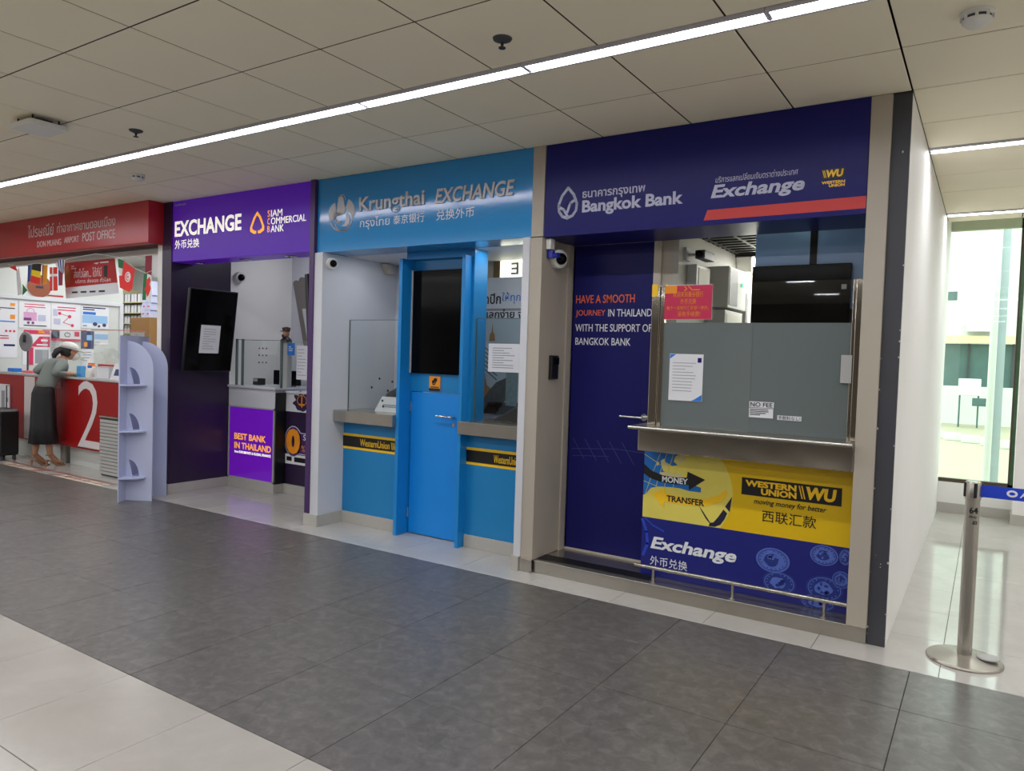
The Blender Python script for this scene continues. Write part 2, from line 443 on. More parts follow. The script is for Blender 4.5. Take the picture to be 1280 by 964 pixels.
# ---- outer walls
mb = MB(); mb.box(-15, 7, -9.1, -9, 0, 3.3); obj('wall_back', mb, mat('brown hall wall', S(112, 102, 92), .6, var=.2, scale=.6), kind='structure')  # unseen wall, coloured dark for the screen and steel reflections
mb = MB(); mb.box(-15.1, -15, -9.1, 9.3, 0, 3.3); obj('wall_left', mb, m_paint, kind='structure')
mb = MB(); mb.box(7, 7.1, -9.1, 9.4, 0, 3.3); obj('wall_right', mb, m_paint, kind='structure')
# corridor wall with its charcoal end
mb = MB(); mb.box(-.50, -.41, 4.475, 9.2, 0, 3.2); wc = obj('wall_corridor', mb, m_paint, kind='structure')
mb = MB(); mb.box(-.50, -.409, 4.455, 4.475, 0, 3.0); o = obj('end_panel', mb, m_char, wc)
r = random.Random(3); mb = MB()
for _ in range(20):
    z = r.choice([r.uniform(.02, .5), r.uniform(.02, 2.9)]); x = r.choice([-.497, -.412, r.uniform(-.48, -.43)]); q = r.uniform(.001, .0045)
    mb.box(x - q, x + q, 4.4545, 4.456, z - q * 1.4, z + q * 1.4)
obj('chipped_spots', mb, m_chip, wc)
mb = MB(); mb.box(-.4105, -.408, 4.48, 9.18, .0, .004)
# far wall under / beside the window
mb = MB(); mb.box(-.5, .26, 9.19, 9.3, 0, .33); mb.box(.26, 7, 8.9, 9.3, 0, .33); mb.box(.26, 7, 8.9, 9.3, 3.02, 3.3); mb.box(-.5, .26, 9.25, 9.3, 3.2, 3.3)
piers = [.26, 1.75, 3.35, 4.95, 6.55]
for p in piers: mb.box(p, p + .45, 8.9, 9.3, .33, 3.02)
wf = obj('wall_far', mb, m_paint, kind='structure')
mb = MB(); mb.box(-.408, .26, 9.175, 9.19, 0, .105); mb.box(.245, 1.6, 8.885, 8.9, 0, .105); mb.box(.245, .26, 8.9, 9.19, 0, .105)
obj('baseboard_far', mb, m_skirt, kind='structure')
m_wframe = mat('bronze window frame', S(74, 62, 48), .5)
m_wgreen = mat('weathered green rubber', S(60, 92, 66), .5, var=.3, scale=30)
m_whead = mat('pale green window head', S(190, 200, 176), .6, var=.1, scale=8)
win = thing('window_1', None, None, (-.09, 9.22, .33), kind='structure')
mb = MB(); mb.box(-.41, .26, 9.19, 9.25, .33, .37); mb.box(.215, .26, 9.19, 9.25, .33, 3.2); obj('window_frame', mb, m_wframe, win)
mb = MB(); mb.box(.232, .2595, 9.182, 9.19, .36, 3.1); obj('window_seal', mb, m_wgreen, win)
mb = MB(); mb.box(-.41, .26, 9.19, 9.25, 3.02, 3.2); obj('window_head', mb, m_whead, win)
mb = MB(); mb.box(-.41, .215, 9.215, 9.225, .37, 3.02); obj('pane', mb, glass_mat('window glass', (.93, .99, .95, 1)), win)

for k, p in enumerate(piers[:-1]):  # unseen windows past the pier, added for daylight in the corridor
    a, b = p + .45, piers[k + 1]
    w2 = thing('window_%d' % (k + 2), None, None, ((a + b) / 2, 9.22, .33), kind='structure')
    q = MB(); q.box(a, b, 9.19, 9.25, .33, .37); q.box(a, a + .04, 9.19, 9.25, .37, 3.02); q.box(b - .04, b, 9.19, 9.25, .37, 3.02); obj('window_frame', q, m_wframe, w2)
    q = MB(); q.box(a + .04, b - .04, 9.215, 9.225, .37, 3.02); obj('pane', q, win.children[-1].data.materials[0], w2)
# ---- light strips in the ceiling
def strip(x0, x1, y, label, cat='ceiling light', group='strip lights in the ceiling'):
    t = thing('ceiling_light', label, cat, ((x0 + x1) / 2, y, 2.99), group)
    q = MB(); q.box(x0 + .002, x1 - .002, y - .055, y - .04, 2.985, 3.04); q.box(x0 + .002, x1 - .002, y + .04, y + .055, 2.985, 3.04)
    q.box(x0 + .002, x0 + .012, y - .04, y + .04, 2.99, 3.04); q.box(x1 - .012, x1 - .002, y - .04, y + .04, 2.99, 3.04); q.box(x0 + .002, x1 - .002, y - .055, y + .055, 3.03, 3.05)
    obj('housing', q, m_alu, t)
    q = MB(); q.box(x0 + .014, x1 - .014, y - .038, y + .038, 2.996, 3.006); obj('diffuser', q, m_strip, t)
    return t
xs = [.32, -.85, -2.05, -3.195, -4.36, -5.52, -6.70, -7.87, -9.04, -10.2]
ords = ['rightmost, cut by the top photo edge', 'second from right, above the navy sign', 'third from right, before the sky blue sign', 'fourth from right', 'fifth from right', 'sixth from right', 'seventh from right, at the left edge', 'eighth from right', 'ninth from right']
for k in range(9):
    strip(xs[k + 1], xs[k], 3.2, 'ceiling strip light of the long row, ' + ords[k])
strip(-.405, 1.1, 5.695, 'white ceiling strip light over the corridor, nearer of the two')
strip(-.405, 1.1, 8.09, 'white ceiling strip light over the corridor, farther one by the window')

# ---- ceiling devices
def sprinkler(x, y, label):
    t = thing('fire_sprinkler', label, 'sprinkler', (x, y, 2.94), 'sprinklers in the ceiling')
    q = MB(); q.lathe([(.046, 0), (.042, -.008), (.022, -.016), (.016, -.02)], (x, y, 3.0)); obj('escutcheon', q, m_char, t, smooth=True)
    q = MB(); q.lathe([(.007, -.015), (.007, -.03), (.004, -.04), (.017, -.042), (.017, -.046)], (x, y, 3.0), n=14); obj('head', q, m_black, t, smooth=True)
sprinkler(-1.968, 2.861, 'dark ceiling sprinkler nearer the photographer, above the sky blue sign')
sprinkler(-4.997, 2.855, 'dark ceiling sprinkler farther left, near the white ceiling speaker box')
def smoke(x, y, r, label):
    t = thing('smoke_detector', label, 'smoke detector', (x, y, 2.93), 'smoke detectors')
    q = MB(); q.lathe([(r * 1.15, 0), (r * 1.15, -.012), (r, -.02)], (x, y, 3.0)); obj('base', q, m_cap, t, smooth=True)
    q = MB(); q.lathe([(r * .94, -.018), (r * .94, -.032)], (x, y, 3.0)); obj('vent_ring', q, m_char, t, smooth=True)
    q = MB(); q.lathe([(r * 1.0, -.032), (r * .97, -.042), (r * .7, -.056), (.01, -.062)], (x, y, 3.0)); obj('cover', q, m_cap, t, smooth=True)
    for k in range(8):
        q = MB(); a = k * PI / 4; q.box(x + r * math.cos(a) - .006, x + r * math.cos(a) + .006, y + r * math.sin(a) - .006, y + r * math.sin(a) + .006, 2.966, 2.984); obj('rib', q, m_cap, t)
smoke(-.11, 3.60, .055, 'round white smoke detector at the upper right, over the corridor entrance')
smoke(-6.248, 3.589, .05, 'round white smoke detector far left, above the purple sign')
t = thing('wireless_router', 'white flat box hung under the ceiling at upper left', 'access point', (-5.38, 2.42, 2.94))
q = MB(); q.rbox(-5.53, -5.23, 2.29, 2.53, 2.93, 2.965, .03, 'z'); obj('case', q, m_cap, t, bevel=.008)
q = MB()
for a in (-5.48, -5.28):
    for b in (2.33, 2.49): q.tube((a, b, 2.965), (a, b, 3.002), .006, 8)
q.box(-5.46, -5.30, 2.36, 2.46, 2.965, 2.99); obj('mount', q, m_black, t)

# ================================================================== SIGNS
def sign_box(name, label, x0, x1, z0, m, depth=.25, y=FY):
    t = thing(name, label, 'sign', ((x0 + x1) / 2, y, z0))
    q = MB(); q.box(x0, x1, y, y + depth, z0, 2.998); obj('panel', q, m, t, bevel=.002)
    return t
# purple bank
sg = sign_box('shop_sign', 'backlit purple exchange sign over the leftmost bank booth', -7.12, -4.99, 2.388, m_scb)
P = MY(FY)
letters(txt('lettering', 'EXCHANGE', -7.021, -5.96, 2.638, 2.795, P, m_ltr, sg, bold=.025))
txt('lettering', '外币兑换', -7.016, -6.61, 2.515, 2.605, P, m_ltr, sg)
for s_, x1, a, b in (('IAM', -5.384, 2.729, 2.790), ('OMMERCIAL', -5.071, 2.659, 2.720), ('ANK', -5.362, 2.589, 2.650)):
    txt('lettering', s_, -5.536, x1, a, b, P, m_ltr, sg)
for s_, a, b in (('S', 2.729, 2.792), ('C', 2.659, 2.722), ('B', 2.590, 2.651)):
    txt('lettering', s_, -5.584, -5.552, a + .003, b - .003, P, m_ltro, sg)
txt('lettering', 'ธนาคารไทยพาณิชย์', -7.025, -6.838, 2.95, 2.972, P, m_bbl, sg)
cx, k_ = -5.729, 1
outer = [(cx, 2.795), (cx + .05, 2.745), (cx + .10, 2.65), (cx + .098, 2.615), (cx + .045, 2.590), (cx + .012, 2.592)]
inner = [(cx + .012, 2.618), (cx + .035, 2.618), (cx + .07, 2.638), (cx + .072, 2.655), (cx + .03, 2.73), (cx, 2.76)]
flat('emblem', [outer + inner, [(2 * cx - x, z) for x, z in outer + inner]], P, m_ltro, sg)
# sky blue bank
sg2 = sign_box('shop_sign', 'glossy sky blue exchange sign with silver letters over the middle booth', -4.925, -2.747, 2.372, m_kt, .27)
letters(txt('lettering', 'Krungthai', -4.424, -3.726, 2.648, 2.80, P, m_silver, sg2, bold=.02, ext=.012))
letters(txt('lettering', 'EXCHANGE', -3.617, -2.895, 2.678, 2.791, P, m_silver, sg2, shear=.18, bold=.02, ext=.012))
txt('lettering', 'กรุงไทย', -4.419, -4.09, 2.532, 2.632, P, m_white_v, sg2)
txt('lettering', '泰京银行', -4.052, -3.728, 2.553, 2.626, P, m_white_v, sg2)
txt('lettering', '兑换外币', -3.611, -3.252, 2.552, 2.629, P, m_white_v, sg2)
ex, ez = -4.633, 2.70
def arcp(cx, cz, rx, rz, a0, a1, n=8): return [(cx + rx * math.cos(math.radians(a0 + (a1 - a0) * k / n)), cz + rz * math.sin(math.radians(a0 + (a1 - a0) * k / n))) for k in range(n + 1)]
petals = [arcp(ex, ez, .155, .10, 180, 122) + [(ex - .07, ez + .06), (ex - .06, ez + .0), (ex - .075, ez - .05), (ex - .11, ez - .07), (ex - .14, ez - .05)],
          [(ex - .055, ez + .0), (ex - .05, ez + .07), (ex - .03, ez + .125), (ex + .0, ez + .135), (ex + .02, ez + .11), (ex + .03, ez + .06), (ex + .05, ez + .02), (ex + .03, ez - .02), (ex - .02, ez - .03)],
          arcp(ex, ez, .155, .115, 60, -20) + [(ex + .125, ez - .07), (ex + .11, ez - .03), (ex + .07, ez + .01), (ex + .05, ez + .03)],
          [(ex + .06, ez - .01), (ex + .10, ez - .04), (ex + .095, ez - .10), (ex + .06, ez - .125), (ex + .0, ez - .12), (ex + .04, ez - .10), (ex + .055, ez - .06)]]
sw = band(arcp(ex + .0, ez - .03, .135, .13, 205, 335, 16), .013) + band(arcp(ex - .03, ez - .05, .045, .035, 60, 300, 10), .014) + band(arcp(ex - .06, ez - .03, .03, .03, 0, 240, 8), .01) + band(arcp(ex + .02, ez - .09, .09, .07, 190, 330, 10), .012) + band(arcp(ex, ez + .06, .05, .085, 30, 150, 8), .006)
flat('emblem', petals + sw, P, m_silver, sg2, .004)
# navy bank
sg3 = sign_box('shop_sign', 'navy blue bank sign with red stripe over the rightmost booth', -2.645, -.606, 2.365, m_bb, .44)
txt('lettering', 'ธนาคารกรุงเทพ', -2.353, -1.902, 2.59, 2.652, P, m_bbl, sg3, bold=.015)
letters(txt('lettering', 'Bangkok Bank', -2.352, -1.647, 2.487, 2.592, P, m_bbl, sg3, bold=.03))
# slab feet that give the bank name its slab letters
lx, lz = -2.464, 2.583
def lobe(sx):
    return band([(lx, lz + .105), (lx + sx * .045, lz + .055), (lx + sx * .07, lz - .005), (lx + sx * .066, lz - .05), (lx + sx * .04, lz - .085), (lx, lz - .1)], .019)
flat('emblem', lobe(1) + lobe(-1) + band([(lx - .066, lz - .02), (lx - .03, lz - .04), (lx, lz - .085)], .018) + band([(lx + .055, lz + .02), (lx + .02, lz + .0), (lx - .002, lz - .06)], .018), P, m_bbl, sg3)
txt('lettering', 'บริการแลกเปลี่ยนเงินตราต่างประเทศ', -1.446, -.969, 2.618, 2.66, P, m_bbl, sg3, shear=.15)
letters(txt('lettering', 'Exchange', -1.471, -.93, 2.503, 2.605, P, m_bbl, sg3, shear=.2, bold=.03))
flat('badge', [rect(-.842, -.722, 2.576, 2.629)], P, m_black_v, sg3)
txt('lettering', 'WU', -.818, -.728, 2.582, 2.624, P, m_gold, sg3, shear=.1, bold=.045, ext=.003)
flat('badge_stripe', [[(-.838, 2.624), (-.834, 2.624), (-.823, 2.582), (-.827, 2.582)], [(-.830, 2.624), (-.826, 2.624), (-.815, 2.582), (-.819, 2.582)]], P, m_gold, sg3, .002)
txt('lettering', 'WESTERN', -.840, -.718, 2.547, 2.563, P, m_gold, sg3, bold=.04)
txt('lettering', 'UNION', -.801, -.719, 2.528, 2.544, P, m_gold, sg3, bold=.04)
flat('red_stripe', [[(-1.489, 2.457), (-1.510, 2.396), (-.607, 2.396), (-.607, 2.463)]], P, m_red, sg3)
# red post office fascia
PO_Y = 4.257
t = thing('shop_sign', 'long red fascia with grey lettering over the postal counter', 'sign', (-9.3, PO_Y, 2.575))
q = MB(); q.box(-11.2, -7.205, PO_Y, 4.43, 2.575, 2.998); obj('panel', q, m_pored, t, bevel=.002)
q = MB(); q.box(-11.2, -7.21, 4.425, 4.45, 2.545, 2.57); obj('lower_edge', q, m_black, t)
q = MB(); q.box(-11.2, -7.305, 4.45, 4.49, 2.485, 2.60); obj('pale_header', q, m_gloss, t)
q = MB(); q.box(-11.2, -7.21, PO_Y + .01, 4.44, 2.568, 2.577); obj('soffit', q, mat('glossy red soffit', S(176, 34, 44), .08), t)
PP = MY(PO_Y)
txt('lettering', 'ไปรษณีย์', -9.74, -9.12, 2.77, 2.915, PP, m_gred, t, shear=.05)
txt('lettering', 'ท่าอากาศยานดอนเมือง', -9.05, -7.82, 2.785, 2.90, PP, m_gred, t, shear=.05)
txt('lettering', 'DON MUANG', -9.512, -8.955, 2.645, 2.715, PP, m_gred, t)
txt('lettering', 'AIRPORT', -8.885, -8.563, 2.658, 2.725, PP, m_gred, t)
letters(txt('lettering', 'POST OFFICE', -8.487, -7.824, 2.653, 2.748, PP, m_gred, t))

# ================================================================== PURPLE BOOTH
mb = MB(); mb.box(-7.22, -7.06, 4.42, 5.125, .1, 2.998)
obj('wall_purple', mb, m_purple, kind='structure')
mb = MB(); mb.box(-7.22, -7.06, 5.125, 6.05, 0, 2.9); mb.box(-7.30, -7.222, 4.42, 7.6, 0, 2.998); obj('wall_divider', mb, m_paint, kind='structure')
mb = MB(); mb.box(-7.218, -7.045, 4.405, 5.125, 0, .1); mb.box(-7.045, -6.27, 5.11, 5.125, 0, .1); mb.box(-6.285, -6.27, 5.125, 5.25, 0, .1); mb.box(-6.27, -4.985, 5.235, 5.25, 0, .1)
obj('baseboard_purple', mb, m_skirt, kind='structure', bevel=.002)
mb = MB(); mb.box(-7.06, -4.985, 4.68, 6.05, 2.81, 2.85); obj('ceiling', mb, m_booth, kind='structure')
mb = MB(); mb.box(-7.06, -4.985, 5.97, 6.05, 0, 2.81); obj('wall_booth', mb, m_booth, kind='structure')
# taupe picture on the booth's back wall, scalloped top
m_taupe = mat('taupe scalloped panel', S(128, 120, 116), .7)
t = thing('wall_graphic', 'taupe scalloped panel on the purple booth back wall', 'panel', (-6.5, 5.96, 1.1))
top = []
for k in range(14):
    for i in range(5):
        a = PI - PI * i / 5; top.append((-7.03 + .1 * k + .05 + .05 * math.cos(a), 2.33 + .035 * k + .03 * math.sin(a)))
flat('sheet', [[(-6.7, 1.15), (-5.6, 1.15), (-5.6, top[-1][1])] + top[::-1] + [(-7.03, 2.32)]], MY(5.968), m_taupe, t, .004)
flat('lower_sheet', [[(-6.62, 1.15), (-5.6, 1.15), (-5.6, 2.02), (-6.86, 2.02)]], MY(5.963), m_booth, t, .003)
# partition with end posts between the purple and sky blue booths
mb = MB(); mb.box(-4.985, -4.93, 4.40, 5.97, .1, 2.998); pl = obj('wall_partition', mb, m_purple2, kind='structure')
mb = MB(); mb.box(-4.93, -4.832, 4.412, 5.35, .1, 2.37); obj('wall_white', mb, m_booth, kind='structure')
mb = MB(); mb.box(-4.99, -4.82, 4.395, 4.412, 0, .102); mb.box(-4.832, -4.817, 4.412, 4.69, 0, .102); mb.box(-4.985, -4.832, 4.412, 5.3, 0, .1)
mb.box(-4.832, -4.135, 4.685, 4.70, 0, .102); mb.box(-3.452, -2.80, 4.685, 4.70, 0, .102); mb.box(-2.815, -2.755, 4.395, 4.70, 0, .102)
obj('baseboard_blue', mb, m_skirt, kind='structure', bevel=.002)
# purple counter with lightbox
t = thing('service_counter', 'white counter over a purple lightbox in the left bank booth', 'counter', (-6.65, 5.3, 0))
q = MB(); q.box(-7.055, -6.285, 5.14, 5.5, .1, .895); q.box(-6.29, -4.99, 5.262, 5.6, .1, .875); obj('body', q, m_purple, t)
q = MB(); q.box(-7.055, -6.29, 5.126, 5.5, .895, 1.10); q.box(-6.29, -4.99, 5.255, 5.6, .875, 1.07); obj('upper_panel', q, m_booth, t)
q = MB(); q.box(-7.055, -6.26, 5.10, 5.6, 1.10, 1.125); q.box(-6.26, -4.99, 5.235, 5.65, 1.07, 1.09); obj('countertop', q, m_booth, t, bevel=.003)
q = MB(); q.box(-6.287, -6.268, 5.13, 5.255, .1, 1.07); obj('end_panel', q, m_black, t)
q = MB(); q.box(-7.05, -7.03, 5.115, 5.14, .105, .9); q.box(-6.30, -6.285, 5.115, 5.14, .105, .9); q.box(-7.05, -6.285, 5.115, 5.14, .885, .9); q.box(-7.05, -6.285, 5.115, 5.14, .1, .118)
obj('lightbox_frame', q, m_skirt, t)
q = MB(); q.box(-7.03, -6.30, 5.12, 5.14, .118, .885); lb = obj('lightbox', q, m_scbbox, t)
PB = MY(5.12)
txt('lettering', 'BEST BANK', -6.943, -6.417, .529, .599, PB, m_ltro, lb, bold=.02)
txt('lettering', 'IN THAILAND', -6.94, -6.331, .429, .499, PB, m_ltro, lb, bold=.02)
txt('lettering', 'from EUROMONEY & GLOBAL FINANCE', -6.938, -6.333, .380, .408, PB, m_ltr, lb, bold=.03)
# promo poster with the 0
t2 = thing('poster', 'zero percent poster on the dark purple counter front', 'poster', (-5.9, 5.26, .32))
q = MB(); q.box(-6.262, -5.62, 5.2535, 5.2595, .318, .42); obj('sheet', q, m_paper, t2)
PZ = MY(5.255)
flat('badge', [ell(-6.14, .56, .135, .165) + [], rect(-6.14, -5.62, .43, .66)], PZ, m_bbl, t2, .002)
flat('badge', [ell(-6.14, .56, .125, .155), rect(-6.14, -5.62, .44, .65)], MY(5.2525), m_purple2, t2, .001)
txt('lettering', '0', -6.25, -6.03, .425, .697, MY(5.251), m_orange, t2, bold=.06, ext=.003)
txt('lettering', '%', -6.01, -5.955, .46, .53, MY(5.251), m_orange, t2)
txt('lettering', 'SCB', -5.985, -5.82, .585, .645, MY(5.251), m_white_v, t2)
txt('lettering', 'ดี', -5.93, -5.86, .47, .56, MY(5.251), m_white_v, t2)
flat('print', [rect(-6.24, -6.16, .35, .395), rect(-6.12, -5.92, .345, .395)], MY(5.253), m_black_v, t2)
# ornate seal above the poster
t3 = thing('wall_seal', 'dark purple ornate seal on the white counter panel', 'emblem', (-6.0, 5.25, .88))
pts = []
for k in range(48):
    a = 2 * PI * k / 48; rr = .115 + .025 * math.sin(8 * a) * (1 if math.sin(a) > -.3 else .2); pts.append((-6.02 + rr * 1.05 * math.cos(a), .985 + rr * .85 * math.sin(a)))
flat('disc', [pts], MY(5.2545), m_purple, t3)
flat('crest', band(ell(-6.02, 1.0, .07, .055, 20) + [(-5.95, 1.0)], .008) + band([(-6.02, 1.06), (-6.02, .93)], .012) + band([(-6.06, .96), (-5.98, .96)], .01), MY(5.253), m_orange, t3)
# teller screen, holes, papers
t = thing('glass_screen', 'clear screen with nine holes on the purple booth counter', 'screen', (-6.5, 5.13, 1.125))
q = MB(); q.box(-6.83, -6.19, 5.12, 5.128, 1.125, 1.62); obj('pane', q, m_glass, t)
q = MB(); q.box(-6.245, -5.60, 5.240, 5.246, 1.091, 1.62); obj('pane', q, m_glass, t)
q = MB()
for x in (-6.93, -6.83): q.box(x - .008, x + .008, 5.112, 5.136, 1.125, 1.63)
q.box(-6.20, -6.185, 5.112, 5.136, 1.125, 1.62); q.box(-6.93, -6.19, 5.119, 5.129, 1.618, 1.624); obj('post', q, m_edge, t)
q = MB()
for i in range(3):
    for j in range(3): q.lathe([(.009, 0), (.009, .002)], (-6.545 + .058 * i, 5.117, 1.385 + .075 * j), (0, -1, 0), 10)
obj('hole', q, m_black, t)
# figurine, blue card, papers, monitor
t = thing('figurine', 'small bust figurine in a dark cap behind the teller screen', 'figurine', (-6.34, 5.3, 1.60))
q = MB(); q.ball((-6.34, 5.3, 1.70), .033, .036, .042); obj('head', q, m_skin, t, smooth=True)
q = MB(); q.lathe([(.036, 0), (.044, .03), (.042, .042), (.01, .05)], (-6.34, 5.3, 1.722)); q.box(-6.39, -6.34, 5.26, 5.29, 1.722, 1.73); obj('cap', q, mat('brown felt', S(78, 66, 56), .8), t, smooth=True)
q = MB(); q.lathe([(.062, 0), (.058, .03), (.03, .06), (.015, .07)], (-6.34, 5.3, 1.604)); obj('shoulders', q, m_black, t, smooth=True)
q = MB(); q.ball((-6.355, 5.266, 1.675), .014, .012, .018, 8, 6); obj('beard', q, mat('brown beard', S(90, 50, 34), .8), t)
q = MB(); q.box(-6.40, -6.28, 5.27, 5.33, 1.126, 1.604); obj('pedestal', q, m_grey, t)
t = thing('notice_card', 'small blue card taped to the teller screen', 'card', (-6.1, 5.24, 1.47))
q = MB(); q.box(-6.243, -6.13, 5.236, 5.239, 1.47, 1.60); obj('sheet', q, m_inkb, t)
flat('print', lines(-6.22, -6.15, 1.51, 1.57, 3, .008), MY(5.236), m_white_v, t)
t = thing('notice_paper', 'white letter sheet beside the hanging screen in the purple booth', 'paper', (-6.0, 5.22, 1.2))
q = MB(); q.box(-6.095, -5.93, 5.236, 5.239, 1.22, 1.575); obj('sheet', q, m_paper, t)
flat('print', lines(-6.08, -5.95, 1.25, 1.55, 9, .006, 4), MY(5.236), m_ink, t)
t = thing('monitor', 'dark low monitor on the counter behind the teller screen', 'monitor', (-6.45, 5.42, 1.125))
q = MB(); q.box(-6.66, -6.25, 5.40, 5.44, 1.14, 1.30); obj('display', q, m_screen, t, bevel=.004)
q = MB(); q.box(-6.52, -6.38, 5.38, 5.48, 1.125, 1.135); q.box(-6.47, -6.43, 5.42, 5.45, 1.13, 1.2); obj('stand', q, m_black, t)
t = thing('card_terminal', 'small dark terminal at the left end of the purple booth counter', 'terminal', (-6.85, 5.36, 1.125))
q = MB(); q.box(-6.90, -6.80, 5.31, 5.41, 1.125, 1.20); obj('case', q, m_black, t, bevel=.008)
q = MB(); q.box(-6.885, -6.815, 5.305, 5.311, 1.165, 1.195); obj('display', q, m_grey, t)
# tilted portrait screen on the purple wall
XT = Matrix.Translation((-6.865, 4.75, 1.70)) @ Matrix.Rotation(math.radians(-7.5), 4, 'Y').inverted()
def tilted_screen(label, XT, w, h, paper=True):
    t = thing('display_screen', label, 'screen', XT.translation)
    q = MB(XT); q.box(-.03, .01, -w / 2, w / 2, -h / 2, h / 2); obj('bezel', q, m_black, t, bevel=.004)
    q = MB(XT); q.box(.0101, .0125, -w / 2 + .012, w / 2 - .012, -h / 2 + .012, h / 2 - .012); obj('panel', q, m_screen, t)
    q = MB(XT); q.box(-.155, -.03, -.12, .12, -.15, .15); obj('wall_bracket', q, m_char, t)
    return t
sc1 = tilted_screen('dark portrait screen leaning out from the purple wall', XT, .565, .86)
XP = XT @ Matrix.Translation((.0135, 0, 0)) @ Matrix(((0, 0, 1, 0), (1, 0, 0, 0), (0, 1, 0, 0), (0, 0, 0, 1)))
t = thing('notice_paper', 'white notice sheet taped on the dark portrait screen', 'paper', XT.translation)
flat('sheet', [rect(-.125, .105, -.235, .06)], XP, m_paper, t, .001, .0005)
flat('print', lines(-.09, .06, -.2, .03, 9, .005, 5), XP @ Matrix.Translation((0, 0, .001)), m_ink, t, .0006)
XT2 = Matrix.Translation((-5.20, 4.86, 1.76)) @ Matrix.Rotation(PI, 4, 'Z') @ Matrix.Rotation(math.radians(5), 4, 'Y')
t = tilted_screen('dark portrait screen seen edge on at the right of the purple booth', XT2, .56, .92)
# cameras
def dome_cam(label, base, d, r=.06, length=.05, m=m_cap):
    """dome camera: round base at `base`, pointing along d"""
    d = Vector(d).normalized(); t = thing('security_camera', label, 'camera', base, 'dome security cameras')
    q = MB(); q.lathe([(r, 0), (r * 1.02, length * .7), (r * .97, length), (r * .66, length * 1.08)], base, d); obj('housing', q, m, t, smooth=True)
    q = MB(); c = Vector(base) + d * length * .98
    q.lathe([(r * .64 * math.cos(a), r * .75 * math.sin(a)) for a in [PI / 2 * i / 7 for i in range(7)]] + [(.001, r * .75)], c, d); obj('dome', q, m_screen, t, smooth=True)
    return t
dome_cam('white dome camera high on the wall of the purple booth', (-7.055, 5.22, 2.315), (1, -.1, -.05), .062, .05)
dome_cam('white dome camera at the top left of the sky blue booth', (-4.828, 4.50, 2.283), (1, -.35, -.05), .05, .05)
c3 = dome_cam('white dome camera above the navy door', (-2.645, 4.60, 2.235), (1, -.35, -.06), .068, .055)
dome_cam('black half dome camera under the navy sign soffit', (-1.66, 4.93, 2.43), (0, 0, -1), .062, .02, m_black)
t = thing('siren', 'small siren with blue lens and white bracket by the navy door', 'siren', (-2.62, 4.49, 2.25))
q = MB(); q.box(-2.645, -2.605, 4.46, 4.52, 2.285, 2.36); obj('bracket', q, m_cap, t, bevel=.006)
q = MB(); q.lathe([(.026, 0), (.027, .05), (.022, .055)], (-2.618, 4.49, 2.225)); q.lathe([(.018, 0), (.018, .05)], (-2.60, 4.49, 2.243), (1, -.2, 0)); obj('lens', q, mat('blue lens', S(30, 40, 150), .2), t, smooth=True)
def downlight(x, y, z, label):
    t = thing('downlight', label, 'downlight', (x, y, z), 'downlights under the purple sign')
    q = MB(); q.lathe([(.055, 0), (.058, -.006), (.045, -.010), (.04, -.003)], (x, y, z)); obj('ring', q, m_chrome2, t, smooth=True)
    q = MB(); q.lathe([(.04, -.002), (.02, -.004)], (x, y, z)); obj('lens', q, m_cap, t)
for x, w_ in ((-6.80, 'left'), (-6.08, 'middle'), (-5.42, 'right')): downlight(x, 4.57, 2.3885, w_ + ' recessed downlight under the purple sign')

# ================================================================== SKY BLUE BOOTH
mb = MB(); mb.box(-4.832, -2.76, 4.70, 5.45, 2.37, 2.41); obj('ceiling', mb, m_booth, kind='structure')
mb = MB(); mb.box(-4.832, -3.86, 5.35, 5.43, 0, 2.37); mb.box(-3.86, -2.76, 5.35, 5.43, 0, 2.215); wbk = obj('wall_rear', mb, m_booth, kind='structure')
mb = MB(); mb.box(-3.86, -2.76, 5.9, 5.95, 2.0, 2.6); obj('wall_behind', mb, m_booth, kind='structure')
mb = MB(); mb.box(-2.805, -2.747, 4.412, 4.70, .1, 2.37); obj('trim_1', mb, m_booth, kind='structure', bevel=.002)
mb = MB(); mb.box(-2.805, -2.747, 4.70, 5.43, 0, 2.37); obj('wall_side', mb, m_booth, kind='structure')
# frame + header of door
dr = thing('door_1', None, None, (-3.79, 4.75, 0), kind='structure')
q = MB(); q.box(-4.135, -4.10, 4.61, 4.78, 0, 2.31); obj('door_jamb', q, m_ktd, dr, bevel=.002)
q = MB(); q.box(-3.487, -3.455, 4.61, 4.88, 0, 2.31); obj('door_jamb', q, m_ktd, dr, bevel=.002)
q = MB(); q.box(-4.135, -3.455, 4.70, 4.80, 2.31, 2.372); obj('door_header', q, m_ktd, dr)
q = MB(); q.box(-3.455, -3.43, 4.70, 4.878, 1.0, 2.37); obj('side_panel', q, m_ktp, dr)
q = MB(); q.box(-4.135, -3.455, 4.76, 4.80, 1.21, 1.365); q.box(-4.10, -3.49, 4.765, 4.80, 2.22, 2.312); obj('transom', q, m_ktp, dr)
q = MB(); q.box(-4.09, -3.49, 4.752, 4.792, .008, 1.205); leaf = obj('door_leaf', q, m_ktdoor, dr, bevel=.002)
q = MB(); q.tube((-3.63, 4.752, 1.02), (-3.63, 4.70, 1.02), .012); q.path([(-3.625, 4.70, 1.02), (-3.68, 4.698, 1.022), (-3.775, 4.70, 1.024)], .009); obj('handle', q, m_chrome2, leaf, smooth=True)
q = MB(); q.lathe([(.014, 0), (.014, .006)], (-3.632, 4.752, .955), (0, -1, 0), 12); obj('keyhole', q, m_chrome2, leaf)
for z in (1.04, .14):
    q = MB(); q.tube((-4.093, 4.745, z), (-4.093, 4.745, z + .08), .007, 8); obj('hinge', q, m_chrome2, leaf)
t = thing('display_screen', 'tall dark glass display above the bright blue door', 'screen', (-3.79, 4.75, 1.365))
